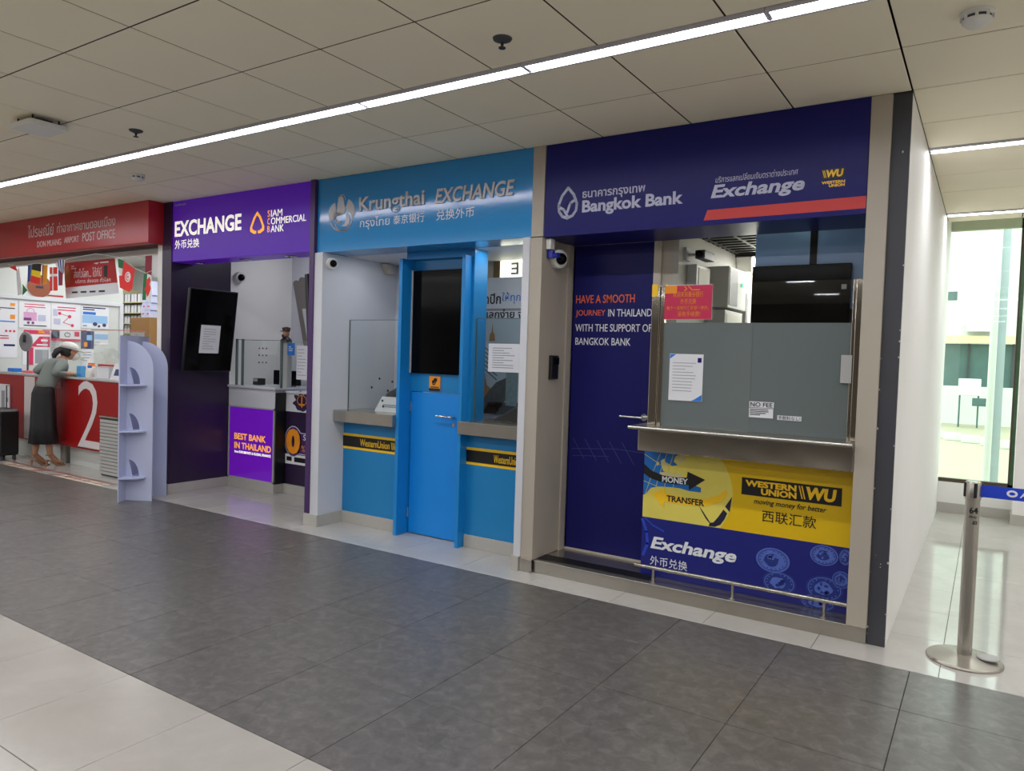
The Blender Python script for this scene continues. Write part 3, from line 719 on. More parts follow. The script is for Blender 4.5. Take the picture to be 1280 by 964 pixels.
q = MB(); q.box(-4.088, -3.53, 4.735, 4.765, 1.365, 2.22); obj('panel', q, m_screen, t, bevel=.003)
q = MB(); q.box(-4.10, -4.088, 4.728, 4.765, 1.365, 2.225); obj('edge_strip', q, m_grey, t)
q = MB(); q.box(-3.53, -3.49, 4.745, 4.765, 1.365, 2.225); obj('side_strip', q, m_black, t)
t = thing('warning_sticker', 'small yellow warning sticker above the blue door', 'sticker', (-3.80, 4.755, 1.22))
q = MB(); q.box(-3.90, -3.785, 4.752, 4.757, 1.225, 1.345); obj('sheet', q, m_orange, t)
PS = MY(4.752)
flat('print', [rect(-3.90, -3.785, 1.225, 1.245), ell(-3.835, 1.315, .02, .016, 12), ell(-3.855, 1.30, .016, .014, 12)] + band([(-3.868, 1.30), (-3.86, 1.275), (-3.84, 1.28), (-3.83, 1.3)], .008) + band([(-3.885, 1.255), (-3.80, 1.255)], .008), PS, m_black_v, t)
# counters and panels
def kt_side(x0, x1, label, logo_x):
    t = thing('service_counter', label, 'counter', ((x0 + x1) / 2, 4.7, 0))
    q = MB(); q.box(x0, x1, 4.70, 4.75, .1, .915); obj('front_panel', q, m_ktp, t)
    q = MB(); q.box(x0 - .001, x1, 4.57, 5.0, .91, 1.01); obj('countertop', q, m_steel, t, bevel=.003)
    q = MB(); q.box(x0, x1, 4.697, 4.70, .662, .800); obj('yellow_band', q, m_gold, t)
    q = MB(); q.box(x0, x1, 4.695, 4.697, .684, .778); bb = obj('black_band', q, m_black_v, t)
    return t, bb
t, bb = kt_side(-4.83, -4.135, 'steel topped blue counter left of the bright blue door', 0)
PK = MY(4.695)
txt('lettering', 'WesternUnion', -4.62, -4.27, .70, .762, PK, m_gold, bb, bold=.01)
txt('lettering', '\\\\WU', -4.255, -4.138, .70, .762, PK, m_gold, bb, bold=.03)
t, bb = kt_side(-3.455, -2.806, 'steel topped blue counter right of the bright blue door', 0)
txt('lettering', 'WesternUnion', -3.19, -2.95, .70, .762, PK, m_gold, bb, bold=.01)
def kt_glass(x0, x1, z1, label):
    t = thing('glass_screen', label, 'screen', ((x0 + x1) / 2, 4.75, 1.01))
    q = MB(); q.box(x0, x1, 4.745, 4.751, 1.012, z1); obj('pane', q, m_glass, t)
    q = MB(); q.box(x0 - .004, x0 + .002, 4.742, 4.754, 1.012, z1); q.box(x0, x1, 4.744, 4.752, z1 - .002, z1 + .003); obj('edge', q, m_edge, t)
    return t
t = kt_glass(-4.83, -4.14, 1.81, 'clear glass screen on the left blue counter')
q = MB()
for x, z in ((-4.45, 1.30), (-4.54, 1.22), (-4.35, 1.20), (-4.41, 1.11), (-4.40, 1.06), (-4.30, 1.28)): q.lathe([(.011, 0), (.011, .002)], (x, 4.742, z), (0, -1, 0), 10)
obj('hole', q, m_black, t)
t = kt_glass(-3.425, -2.81, 1.82, 'clear glass screen on the right blue counter')
t = thing('notice_paper', 'white letter sheet taped on the right blue counter screen', 'paper', (-3.15, 4.74, 1.41))
q = MB(); q.box(-3.30, -3.0, 4.738, 4.740, 1.405, 1.625); obj('sheet', q, m_paper, t)
flat('print', lines(-3.26, -3.05, 1.43, 1.60, 9, .006, 9), MY(4.738), m_ink, t)
# light fitting in the left part
t = thing('booth_light', 'small pale light fitting under the ceiling of the sky blue booth', 'lamp', (-4.8, 5.2, 2.28))
q = MB(); q.prism([(5.12, 2.36), (5.20, 2.36), (5.26, 2.27), (5.18, 2.27)], -4.83, -4.76, 'x'); obj('case', q, m_beige2, t, bevel=.004)
# things on the left counter
t = thing('covered_machine', 'dark covered counting machine behind the left screen', 'machine', (-4.28, 4.86, 1.01))
q = MB(); q.prism([(-4.50, 1.012), (-4.14, 1.012), (-4.14, 1.29), (-4.24, 1.29), (-4.33, 1.22), (-4.42, 1.18), (-4.47, 1.10)], 4.80, 4.98); obj('cover', q, m_black, t, bevel=.02)
q = MB(); q.tube((-4.2, 4.80, 1.18), (-4.2, 4.795, 1.18), .03); obj('knob', q, m_char, t)
t = thing('paper_pad', 'pale printed sheet leaning on the left blue counter', 'paper', (-4.32, 4.78, 1.01))
q = MB(); q.prism([(-4.53, 1.012), (-4.17, 1.012), (-4.17, 1.145), (-4.44, 1.145)], 4.770, 4.776); obj('sheet', q, m_paper, t)
flat('print', lines(-4.43, -4.2, 1.05, 1.08, 2, .01, 3, .9), MY(4.77), m_ink, t)
# rear poster with temple, in the right part
t = thing('wall_poster', 'pale travel poster with Thai headline behind the right blue counter', 'poster', (-3.35, 5.34, 1.1))
m_post = mat('pale poster print', S(216, 222, 228), .5, var=.05, scale=2)
m_postb = mat('blue grey poster sky', S(172, 190, 200), .5, var=.1, scale=2)
q = MB(); q.box(-3.95, -2.80, 5.335, 5.349, 1.02, 2.215); obj('sheet', q, m_post, t)
flat('print', [rect(-3.95, -2.80, 1.02, 1.86)], MY(5.335), m_postb, t)
flat('print', [rect(-3.95, -2.80, 1.925, 1.945)], MY(5.335), m_ink, t)
txt('lettering', 'ติดปีก', -3.85, -3.60, 1.985, 2.08, MY(5.335), m_inkd, t, bold=.02, res=2)
txt('lettering', 'ให้ทุกการ', -3.59, -3.25, 1.985, 2.085, MY(5.335), m_inkb, t, bold=.0, res=2)
txt('lettering', 'แลกง่าย จ่าย', -3.775, -3.27, 1.862, 1.94, MY(5.334), m_inkd, t, bold=.02, res=2)
m_temple = mat('gold temple print', S(150, 112, 66), .6, var=.3, scale=60)
m_city = mat('dark city print', S(70, 80, 84), .6, var=.5, scale=30)
m_cityl = mat('teal city print', S(120, 146, 152), .6, var=.4, scale=40)
flat('print', [[(-3.71, 1.66), (-3.65, 1.66), (-3.655, 1.72), (-3.672, 1.74), (-3.68, 1.82), (-3.688, 1.74), (-3.705, 1.72)]], MY(5.334), m_temple, t)
flat('print', [[(-3.95, 1.02), (-3.95, 1.22), (-3.8, 1.27), (-3.76, 1.42), (-3.72, 1.27), (-3.62, 1.2), (-3.6, 1.02)]], MY(5.333), m_temple, t)
flat('print', [[(-3.85, 1.02), (-3.62, 1.02), (-3.4, 1.3), (-3.5, 1.35), (-3.62, 1.3), (-3.7, 1.22)], [(-3.75, 1.02), (-2.8, 1.02), (-2.8, 1.16), (-3.7, 1.12)]], MY(5.3325), m_city, t)
flat('print', [rect(-3.52, -3.4, 1.1, 1.4), rect(-3.38, -3.25, 1.1, 1.48), rect(-3.24, -3.05, 1.1, 1.42)], MY(5.3322), m_cityl, t)
flat('print', sum([band([(-3.95, 1.72 - .035 * k), (-3.62, 1.52 - .04 * k)], .008) for k in range(6)], []), MY(5.334), m_inkd, t)
# opening above the poster: backlit panel with a reversed E
m_back = mat('backlit sign panel', S(250, 250, 225), .5, var=0, emit=S(255, 255, 225), estr=1.6)
t = thing('lightbox', 'bright backlit panel with a reversed letter above the travel poster', 'lightbox', (-3.45, 5.40, 2.22))
q = MB(); q.box(-3.665, -2.81, 5.405, 5.43, 2.217, 2.368); obj('panel', q, m_back, t)
txt('lettering', 'E', -3.55, -3.47, 2.245, 2.35, MY(5.404) @ Matrix.Translation((-7.02, 0, 0)) @ Matrix.Scale(-1, 4, (1, 0, 0)), m_ink, t, bold=.02)
q = MB(); q.box(-3.735, -3.667, 5.40, 5.43, 2.217, 2.368); obj('wood_post', q, mat('brown wood', S(120, 100, 62), .6), t)
q = MB(); q.box(-3.855, -3.737, 5.405, 5.43, 2.217, 2.368); obj('side_panel', q, m_beige2, t)
t = thing('keyboard_machine', 'dark low machine on the right blue counter', 'machine', (-3.0, 4.88, 1.01))
q = MB(); q.prism([(-3.30, 1.012), (-2.83, 1.012), (-2.83, 1.13), (-3.08, 1.14), (-3.2, 1.07)], 4.80, 4.97); obj('body', q, m_black, t, bevel=.015)
q = MB(); q.box(-3.05, -2.87, 4.795, 4.80, 1.05, 1.09); obj('display', q, m_char, t)

# ================================================================== NAVY BOOTH
mb = MB(); mb.box(-2.747, -2.65, 4.42, 5.0, 0.09, 2.366); mb.box(-2.747, -2.65, 4.425, 5.0, 2.372, 2.998); obj('pillar', mb, m_beige, kind='structure', bevel=.003)
mb = MB(); mb.box(-.604, -.50, 4.43, 5.1, 0.09, 2.998); obj('pillar', mb, m_beige, kind='structure', bevel=.003)
mb = MB(); mb.box(-2.76, -2.65, 4.41, 4.42, 0, .095); mb.box(-2.65, -.502, 4.44, 4.455, 0, .09); mb.box(-2.74, -.502, 4.455, 5.0, 0, .088); mb.box(-2.65, -.502, 4.435, 4.45, .078, .091)
obj('baseboard_navy', mb, m_steel, kind='structure', bevel=.003)
# door wall
mb = MB(); mb.box(-2.65, -2.637, 4.79, 4.9, .088, 2.44); mb.box(-2.0, -1.835, 4.89, 4.96, .088, 2.44); mb.box(-2.65, -1.835, 4.89, 4.96, 2.385, 2.44); obj('wall_door', mb, m_beige, kind='structure')
d2 = thing('door_2', None, None, (-2.32, 4.88, .09), kind='structure')
q = MB(); q.box(-2.637, -2.005, 4.88, 4.92, .1, 2.365); leaf = obj('door_leaf', q, m_bbdoor, d2)
q = MB(); q.box(-2.65, -2.637, 4.862, 4.93, .088, 2.385); q.box(-2.005, -1.95, 4.868, 4.93, .088, 2.385); q.box(-2.637, -2.005, 4.868, 4.93, 2.365, 2.39); q.box(-2.637, -2.005, 4.865, 4.93, .088, .102); obj('door_frame', q, m_beige2, d2, bevel=.002)
PD = MY(4.88)
for s_, x0, x1, a, b, m in (('HAVE A SMOOTH', -2.615, -2.143, 1.94, 2.0, m_ltro), ('JOURNEY', -2.613, -2.37, 1.835, 1.89, m_ltro), ('IN THAILAND', -2.347, -2.009, 1.841, 1.894, m_white_v), ('WITH THE SUPPORT OF', -2.613, -2.006, 1.731, 1.786, m_white_v), ('BANGKOK BANK', -2.609, -2.162, 1.631, 1.685, m_white_v)):
    txt('lettering', s_, x0, x1, a, b, PD, m if m is m_white_v else mat('orange print', S(240, 104, 50), .5, var=0), leaf, bold=.004)
m_grid = mat('faint blue print', S(62, 70, 140), .5, var=0)
flat('print', sum([band([(-2.60 + .1 * k, .93), (-2.54 + .1 * k, .84), (-2.5 + .1 * k, .78)], .003) for k in range(5)], []) + band([(-2.61, .85), (-2.25, .88), (-2.02, .87)], .003) + band([(-2.6, .80), (-2.3, .82)], .003), PD, m_grid, leaf)
q = MB(); q.lathe([(.026, 0), (.026, .008)], (-2.035, 4.88, 1.125), (0, -1, 0)); q.tube((-2.035, 4.872, 1.125), (-2.035, 4.82, 1.125), .01); q.path([(-2.03, 4.82, 1.125), (-2.10, 4.815, 1.126), (-2.20, 4.82, 1.127)], .009); obj('handle', q, m_chrome2, leaf, smooth=True)
t = thing('card_reader', 'black access reader on the beige wall beside the navy door', 'card reader', (-2.645, 4.60, 1.38))
q = MB(); q.box(-2.65, -2.62, 4.56, 4.66, 1.375, 1.545); obj('case', q, m_black, t, bevel=.006)
q = MB(); q.box(-2.62, -2.605, 4.585, 4.64, 1.48, 1.53); obj('lens', q, m_screen, t, bevel=.004)
mb = MB()
t = thing('entrance_mat', 'black ribbed mat strip on the steel step', 'mat', (-2.2, 4.55, .088))
for k in range(5):
    q = MB(); q.box(-2.645, -1.80, 4.495 + .024 * k, 4.513 + .024 * k, .088, .096); obj('rib', q, m_black, t)
# counter block
t = thing('service_counter', 'steel counter over the yellow and blue money poster', 'counter', (-1.26, 4.75, .088))
q = MB(); q.box(-1.915, -.61, 4.632, 4.885, .088, .95); obj('body', q, m_bbdoor, t)
q = MB(); q.box(-1.885, -.606, 4.425, 4.885, .945, 1.085); obj('apron', q, m_chrome, t, bevel=.004)
q = MB(); q.rbox(-1.93, -.606, 4.36, 4.885, 1.085, 1.108, .01, 'x'); obj('countertop', q, m_steel, t)
# money poster
t = thing('poster', 'yellow and blue money transfer poster on the counter front', 'poster', (-1.27, 4.62, .1))
m_yel = mat('yellow poster print', S(226, 186, 8), .35, var=.02)
m_navy = mat('deep blue poster print', S(26, 32, 120), .35, var=.06, scale=3)
m_sea = mat('globe sea blue', S(20, 110, 190), .35, var=.15, scale=4)
m_land = mat('globe yellow land', S(226, 210, 96), .35, var=.12, scale=4)
m_landl = mat('globe pale land', S(214, 206, 150), .35, var=.1, scale=4)
m_coin = mat('blue coin print', S(84, 108, 190), .4, var=.25, scale=30)
m_coind = mat('dark blue coin print', S(34, 50, 130), .4, var=.3, scale=30)
q = MB(); q.box(-1.915, -.614, 4.622, 4.63, .478, .93); obj('upper_sheet', q, m_yel, t)
q = MB(); q.box(-1.915, -.614, 4.622, 4.63, .088, .478); obj('lower_sheet', q, m_navy, t)
def L(k): return MY(4.622 - .0006 * k)
def clip(poly, x0=-1.914, x1=-.616, z0=.479, z1=.93):
    def cut(p, f, g):
        out = []
        for a, b in zip(p, p[1:] + p[:1]):
            fa, fb = f(a), f(b)
            if fa >= 0: out.append(a)
            if fa * fb < 0:
                u = fa / (fa - fb); out.append((a[0] + (b[0] - a[0]) * u, a[1] + (b[1] - a[1]) * u))
        return out
    for f in (lambda p: p[0] - x0, lambda p: x1 - p[0], lambda p: p[1] - z0, lambda p: z1 - p[1]): poly = cut(poly, f, 0)
    return poly
gc = (-1.66, .69)
flat('globe', [clip(ell(gc[0], gc[1], .345, .345, 48))], L(0), m_land, t)
flat('globe_sea', [clip([(-2.0, 1.0), (-1.62, 1.0), (-1.66, .93), (-1.70, .905), (-1.71, .87), (-1.68, .85), (-1.72, .84), (-1.76, .86), (-1.79, .83), (-1.78, .80), (-1.72, .79), (-1.66, .77), (-1.60, .76), (-1.56, .73), (-1.52, .72), (-1.52, .69), (-1.60, .69), (-1.66, .70), (-1.72, .70), (-1.80, .695), (-1.86, .68), (-1.90, .63), (-2.0, .60)])], L(1), m_sea, t)
flat('globe_sea', [[(-1.53, .605), (-1.50, .57), (-1.47, .53), (-1.45, .505), (-1.43, .51), (-1.40, .55), (-1.37, .60), (-1.345, .58), (-1.36, .54), (-1.385, .5), (-1.42, .482), (-1.46, .481), (-1.455, .5), (-1.48, .525), (-1.51, .57)], [(-1.36, .62), (-1.318, .69), (-1.33, .59)]], L(1), mat('dark globe sea', S(34, 34, 60), .35), t)
flat('globe_land', [[(-1.80, .865), (-1.775, .885), (-1.765, .86), (-1.75, .85), (-1.76, .82), (-1.79, .825)], [(-1.83, .85), (-1.81, .86), (-1.81, .84), (-1.825, .83)], [(-1.80, .79), (-1.745, .80), (-1.70, .79), (-1.66, .80), (-1.64, .77), (-1.67, .75), (-1.70, .76), (-1.73, .74), (-1.77, .735), (-1.80, .745)],
                    [(-1.68, .90), (-1.65, .925), (-1.63, .925), (-1.64, .89), (-1.66, .86), (-1.69, .86)]], L(2), m_landl, t)
gl = []
for k in range(4): gl += [clip(p) for p in band([(-1.91 + .07 * k, .60 + .02 * k), (-1.86 + .05 * k, .76), (-1.80 + .045 * k, .925)], .003)]
for k in range(3): gl += [clip(p) for p in band([(-1.913, .90 - .09 * k), (-1.80, .84 - .075 * k), (-1.66, .81 - .06 * k)], .003)]
flat('globe_grid', [g for g in gl if len(g) > 2], L(3), m_land, t)
arrow = [(-1.914, .835), (-1.86, .795), (-1.78, .772), (-1.70, .768), (-1.616, .775), (-1.612, .815), (-1.494, .775), (-1.598, .697), (-1.602, .728), (-1.70, .722), (-1.79, .725), (-1.87, .745), (-1.914, .77)]
flat('black_arrow', [arrow], L(4), m_black_v, t)
txt('lettering', 'MONEY', -1.784, -1.608, .729, .768, L(5), m_white_v, t, bold=.03)
arrow2 = [(-1.852, .637), (-1.764, .69), (-1.762, .655), (-1.60, .635), (-1.48, .655), (-1.40, .69), (-1.356, .73), (-1.352, .69), (-1.39, .645), (-1.47, .61), (-1.60, .595), (-1.764, .60), (-1.762, .555)]
flat('yellow_arrow', [arrow2], L(4), m_gold, t)
txt('lettering', 'TRANSFER', -1.747, -1.494, .604, .645, L(5), m_black_v, t, bold=.03)
flat('badge', [rect(-1.262, -.684, .713, .82)], L(1), m_black_v, t)
txt('lettering', 'WESTERN', -1.24, -.936, .768, .807, L(3), m_gold, t, bold=.045)
txt('lettering', 'UNION', -1.143, -.934, .724, .764, L(3), m_gold, t, bold=.045)
txt('lettering', 'WU', -.882, -.712, .73, .807, L(3), m_gold, t, shear=.1, bold=.05)
flat('badge_stripe', [[(-.925, .807), (-.918, .807), (-.898, .73), (-.905, .73)], [(-.910, .807), (-.903, .807), (-.883, .73), (-.890, .73)]], L(3), m_gold, t)
txt('lettering', 'moving money for better', -1.183, -.763, .655, .697, L(1), m_black_v, t, shear=.2, bold=.012)
txt('lettering', '西联汇款', -1.13, -.817, .56, .633, L(1), m_black_v, t)
txt('lettering', 'Exchange', -1.848, -1.276, .25, .355, L(1), m_white_v, t, shear=.2, bold=.03)
txt('lettering', '外币兑换', -1.847, -1.59, .163, .225, L(1), m_white_v, t)
m_glow = mat('light blue swirl print', S(40, 70, 190), .4, var=.2, scale=5)
flat('swirl', band([(-1.913, .46), (-1.88, .38), (-1.87, .30), (-1.90, .22)], .02) + band([(-1.90, .475), (-1.84, .43), (-1.76, .40)], .01), L(0), m_glow, t)
for cx, cz, rx, rz, hi in ((-1.055, .332, .10, .075, 1), (-.765, .412, .078, .06, 1), (-1.012, .20, .10, .07, 0), (-.755, .215, .105, .075, 0), (-.665, .285, .05, .05, 1), (-.79, .125, .10, .05, 0), (-.65, .42, .035, .05, 0)):
    flat('coin', [clip(ell(cx, cz, rx, rz, 28), z0=.09, z1=.477)], L(1 + hi), m_coin if hi else m_coind, t)
    rim = [clip(p, z0=.09, z1=.477) for p in band(ell(cx, cz, rx * .86, rz * .86, 24) + [(cx + rx * .86, cz)], .005)]
    flat('coin_rim', [p for p in rim if len(p) > 2], L(3), m_coind if hi else m_coin, t)
    rc = random.Random(int(cx * -1000)); figs = []
    blob = [(cx - rx * .05 + rx * (.38 + .16 * rc.random()) * math.cos(2 * PI * k / 13), cz + rz * (.42 + .16 * rc.random()) * math.sin(2 * PI * k / 13)) for k in range(13)]
    figs.append(clip(blob, z0=.09, z1=.477))
    for k in range(18):
        a = 2 * PI * k / 18 + .1
        if k % 6 != 5: figs.append(clip(ell(cx + rx * .73 * math.cos(a), cz + rz * .73 * math.sin(a), .005, .004, 6), z0=.09, z1=.477))
    flat('coin_relief', [p for p in figs if len(p) > 2], L(3), m_coind if hi else m_coin, t)
    figs = [clip(ell(cx + rx * rc.uniform(-.3, .3), cz + rz * rc.uniform(-.35, .35), rx * rc.uniform(.06, .14), rz * rc.uniform(.08, .16), 8), z0=.09, z1=.477) for k in range(6)]
    flat('coin_relief', [p for p in figs if len(p) > 2], L(5), m_coin if hi else m_coind, t)
# foot rail
t = thing('foot_rail', 'low steel rail in front of the money poster', 'rail', (-1.26, 4.5, .088))
q = MB(); q.tube((-1.90, 4.49, .182), (-.61, 4.49, .182), .0125); obj('bar', q, m_steel, t, smooth=True)
for x in (-1.77, -1.255, -.73):
    q = MB(); q.tube((x, 4.49, .088), (x, 4.49, .175), .009); q.lathe([(.02, 0), (.02, .004)], (x, 4.49, .088)); obj('post', q, m_steel, t, smooth=True)
# glass front
t = thing('glass_screen', 'tall glass front with frosted lower half on the steel counter', 'screen', (-1.26, 4.6, 1.108))
q = MB(); q.box(-1.80, -.665, 4.6025, 4.604, 1.115, 2.03); obj('pane', q, m_glass, t)
q = MB(); q.box(-1.80, -1.228, 4.594, 4.5985, 1.1085, 1.78); q.box(-1.227, -.668, 4.594, 4.5985, 1.1085, 1.78); obj('frosted_film', q, m_film, t, label='grey frosted film')
q = MB(); q.box(-1.885, -1.83, 4.57, 4.63, 1.108, 2.025); q.box(-1.828, -1.80, 4.58, 4.62, 1.108, 2.02); q.box(-1.885, -1.848, 4.571, 4.63, 1.95, 2.027); obj('post', q, m_chrome, t, bevel=.004)
q = MB(); q.box(-.672, -.655, 4.58, 4.62, 1.108, 2.03); q.box(-.653, -.608, 4.57, 4.63, 1.108, 2.03); obj('post', q, m_chrome, t, bevel=.004)
q = MB(); q.box(-1.885, -1.845, 4.5685, 4.5700, 1.95, 2.03); q.box(-1.80, -1.79, 4.592, 4.60, 1.97, 2.03); obj('yellow_tape', q, m_gold, t)
# stickers and papers on the glass
t = thing('notice_card', 'magenta red notice with orange Chinese text on the glass', 'card', (-1.65, 4.59, 1.8))
q = MB(); q.box(-1.80, -1.488, 4.585, 4.589, 1.803, 2.02); obj('sheet', q, mat('magenta card', S(196, 34, 78), .5), t)
PN = MY(4.585)
q = MB(); q.box(-1.802, -1.486, 4.589, 4.5905, 1.80, 2.024); obj('border', q, m_paper, t)
flat('print', [rect(-1.80, -1.72, 1.97, 2.02)] + band([(-1.67, 2.015), (-1.655, 1.995), (-1.67, 1.985)], .006) + band([(-1.645, 2.015), (-1.62, 1.99), (-1.57, 1.99)], .006), PN, m_orange, t)
txt('lettering', '欢迎来到曼谷银行', -1.745, -1.545, 1.945, 1.98, PN, m_orange, t)
txt('lettering', '外币兑换', -1.695, -1.59, 1.90, 1.935, PN, m_orange, t)
txt('lettering', '每个一美银行汇率都一样的。', -1.785, -1.505, 1.862, 1.888, PN, m_orange, t)
txt('lettering', '没有手续费!', -1.71, -1.56, 1.82, 1.853, PN, m_orange, t)
t = thing('notice_paper', 'white letter with blue corners on the frosted glass', 'paper', (-1.64, 4.59, 1.27))
q = MB(); q.box(-1.752, -1.528, 4.588, 4.591, 1.276, 1.578); obj('sheet', q, m_paper, t)
PQ = MY(4.588)
flat('print', lines(-1.73, -1.56, 1.33, 1.53, 10, .004, 12), PQ, m_ink, t)
flat('corner', [[(-1.75, 1.576), (-1.71, 1.576), (-1.75, 1.545)], [(-1.53, 1.278), (-1.53, 1.32), (-1.575, 1.29), (-1.60, 1.278)]], PQ, m_inkb, t)
flat('emblem', [rect(-1.565, -1.54, 1.525, 1.555)], PQ, m_bb, t)
t = thing('sticker', 'NO FEE sticker on the frosted glass', 'sticker', (-1.155, 4.59, 1.26))
q = MB(); q.box(-1.229, -1.083, 4.589, 4.592, 1.262, 1.298); obj('sheet', q, m_paper, t)
txt('lettering', 'NO FEE', -1.222, -1.09, 1.267, 1.294, MY(4.589), m_black_v, t, bold=.01)
t = thing('sticker', 'small printed sticker right below the NO FEE sticker', 'sticker', (-1.155, 4.59, 1.2))
q = MB(); q.box(-1.229, -1.085, 4.589, 4.592, 1.2, 1.258); obj('sheet', q, m_paper, t)
flat('print', lines(-1.222, -1.10, 1.212, 1.255, 4, .005, 3), MY(4.589), m_inkd, t)
t = thing('sticker', 'Japanese text sticker low on the frosted glass', 'sticker', (-.99, 4.59, 1.19))
q = MB(); q.box(-1.060, -.921, 4.589, 4.592, 1.195, 1.223); obj('sheet', q, m_paper, t)
txt('lettering', '手数料なし!', -1.054, -.927, 1.198, 1.220, MY(4.589), m_black_v, t)
t = thing('notice_paper', 'pale narrow paper by the right steel post of the glass front', 'paper', (-.69, 4.59, 1.434))
q = MB(); q.box(-.717, -.660, 4.576, 4.579, 1.434, 1.595); obj('sheet', q, m_grey, t)
# booth interior
m_wallgrey = mat('grey booth wall', S(176, 174, 166), .6, var=.03)
mb = MB(); mb.box(-1.90, -1.83, 4.96, 6.9, 0, 2.44); mb.box(-1.868, -1.83, 4.885, 4.96, .95, 2.44); obj('wall_inner', mb, m_wallgrey, kind='structure')
mb = MB(); mb.box(-1.83, -.50, 6.9, 6.98, 0, 2.6); obj('wall_rear', mb, m_paint, kind='structure')
mb = MB(); mb.box(-1.9, -.5, 4.88, 7.0, 2.62, 2.66); obj('ceiling', mb, m_paint, kind='structure')
t = thing('ceiling_grille', 'black open grid ceiling inside the navy booth', 'grille', (-1.3, 5.6, 2.44))
for k in range(12):
    y = 4.92 + .115 * k; q = MB(); q.box(-1.83, -1.1, y - .016, y + .016, 2.44, 2.475); obj('slat', q, m_black, t)
for k in range(4):
    x = -1.80 + .22 * k; q = MB(); q.box(x - .012, x + .012, 4.9, 6.2, 2.441, 2.474); obj('slat', q, m_black, t)
q = MB(); q.box(-1.83, -1.1, 6.2, 6.24, 2.42, 2.5); obj('slat', q, m_black, t)
t = thing('light_panel', 'pale yellow lit ceiling panel beside the black grid', 'lamp', (-1.3, 5.3, 2.5))
q = MB(); q.box(-1.42, -1.0, 4.95, 5.6, 2.50, 2.52); obj('diffuser', q, mat('lit ceiling panel', S(250, 245, 200), .5, var=0, emit=S(255, 250, 205), estr=1.2), t)
t = thing('display_board', 'blue glossy board panels hung above the dark wide screen', 'board', (-1.0, 5.12, 2.17))
m_board = mat('steel blue glossy board', S(140, 180, 235), .18, var=.02)
q = MB(); q.box(-1.368, -1.018, 5.10, 5.13, 1.9, 2.52); obj('panel', q, m_board, t)
q = MB(); q.box(-.974, -.61, 5.10, 5.13, 1.9, 2.52); obj('panel', q, m_board, t)
q = MB(); q.box(-1.018, -.974, 5.095, 5.13, 1.9, 2.52); obj('divider', q, m_black, t)
t = thing('display_screen', 'dark wide screen behind the clear part of the navy booth glass', 'screen', (-1.06, 5.07, 1.6))
q = MB(); q.box(-1.372, -.757, 5.055, 5.095, 1.55, 2.185); obj('panel', q, m_screen, t, bevel=.003)
q = MB(); q.box(-.81, -.78, 5.05, 5.056, 2.02, 2.05); obj('sticker', q, m_grey, t)
# dark back partition below the screens
mb = MB(); mb.box(-1.372, -.605, 5.14, 5.17, 0.088, 2.5); obj('wall_screen', mb, m_char, kind='structure')
def ebox(name, label, y0, y1, z0, z1, d, m, cat, extra=None):
    t = thing(name, label, cat, (-1.83, (y0 + y1) / 2, z0))
    q = MB(); q.box(-1.83, -1.83 + d, y0, y1, z0, z1); obj('case', q, m, t, bevel=.005)
    if extra: extra(t)
    return t
def lab(y0, y1, z0, z1, x, m):
    return lambda t: obj('front_plate', MB().box(x, x + .004, y0, y1, z0, z1), m, t)
t = ebox('junction_box', 'grey alarm box below the bullet camera in the navy booth', 5.06, 5.36, 2.07, 2.22, .07, m_grey, 'electrical box', lab(5.10, 5.33, 2.08, 2.20, -1.76, m_cap))
t = ebox('control_cabinet', 'dark grey control cabinet with green lamp in the navy booth', 5.52, 6.0, 1.95, 2.26, .16, m_grey, 'electrical box', lab(5.54, 5.75, 1.97, 2.25, -1.67, m_char))
obj('green_lamp', MB().box(-1.668, -1.66, 5.85, 5.88, 2.13, 2.16), mat('green lamp', S(40, 190, 110), .4, emit=S(40, 220, 120), estr=1), t)
t = ebox('wall_machine', 'light grey wall machine low on the booth wall', 6.02, 6.35, 1.6, 2.1, .16, m_grey, 'electrical box', lab(6.05, 6.32, 1.62, 2.06, -1.67, m_cap))
t = ebox('wall_machine', 'grey wall machine under the control cabinet', 5.5, 5.95, 1.55, 1.93, .15, m_grey, 'electrical box', lab(5.53, 5.92, 1.6, 1.9, -1.68, m_wallgrey))
t = thing('speaker', 'small white speaker under the black grid ceiling', 'speaker', (-1.78, 6.3, 2.28))
q = MB(); q.prism([(6.22, 2.43), (6.36, 2.43), (6.33, 2.28), (6.25, 2.30)], -1.83, -1.70, 'x'); obj('case', q, m_cap, t, bevel=.008)
t = thing('security_camera', 'grey bullet camera on a bracket inside the navy booth', 'camera', (-1.8, 5.1, 2.28))
q = MB(); q.box(-1.83, -1.81, 4.98, 5.06, 2.24, 2.33); q.tube((-1.81, 5.02, 2.28), (-1.74, 5.06, 2.285), .01, 8); obj('bracket', q, m_grey, t)
q = MB(); q.box(-1.77, -1.70, 5.04, 5.26, 2.255, 2.315); obj('case', q, m_char, t, bevel=.006)
q = MB(); q.tube((-1.735, 5.04, 2.285), (-1.735, 5.02, 2.285), .025, 14); obj('lens', q, m_screen, t)

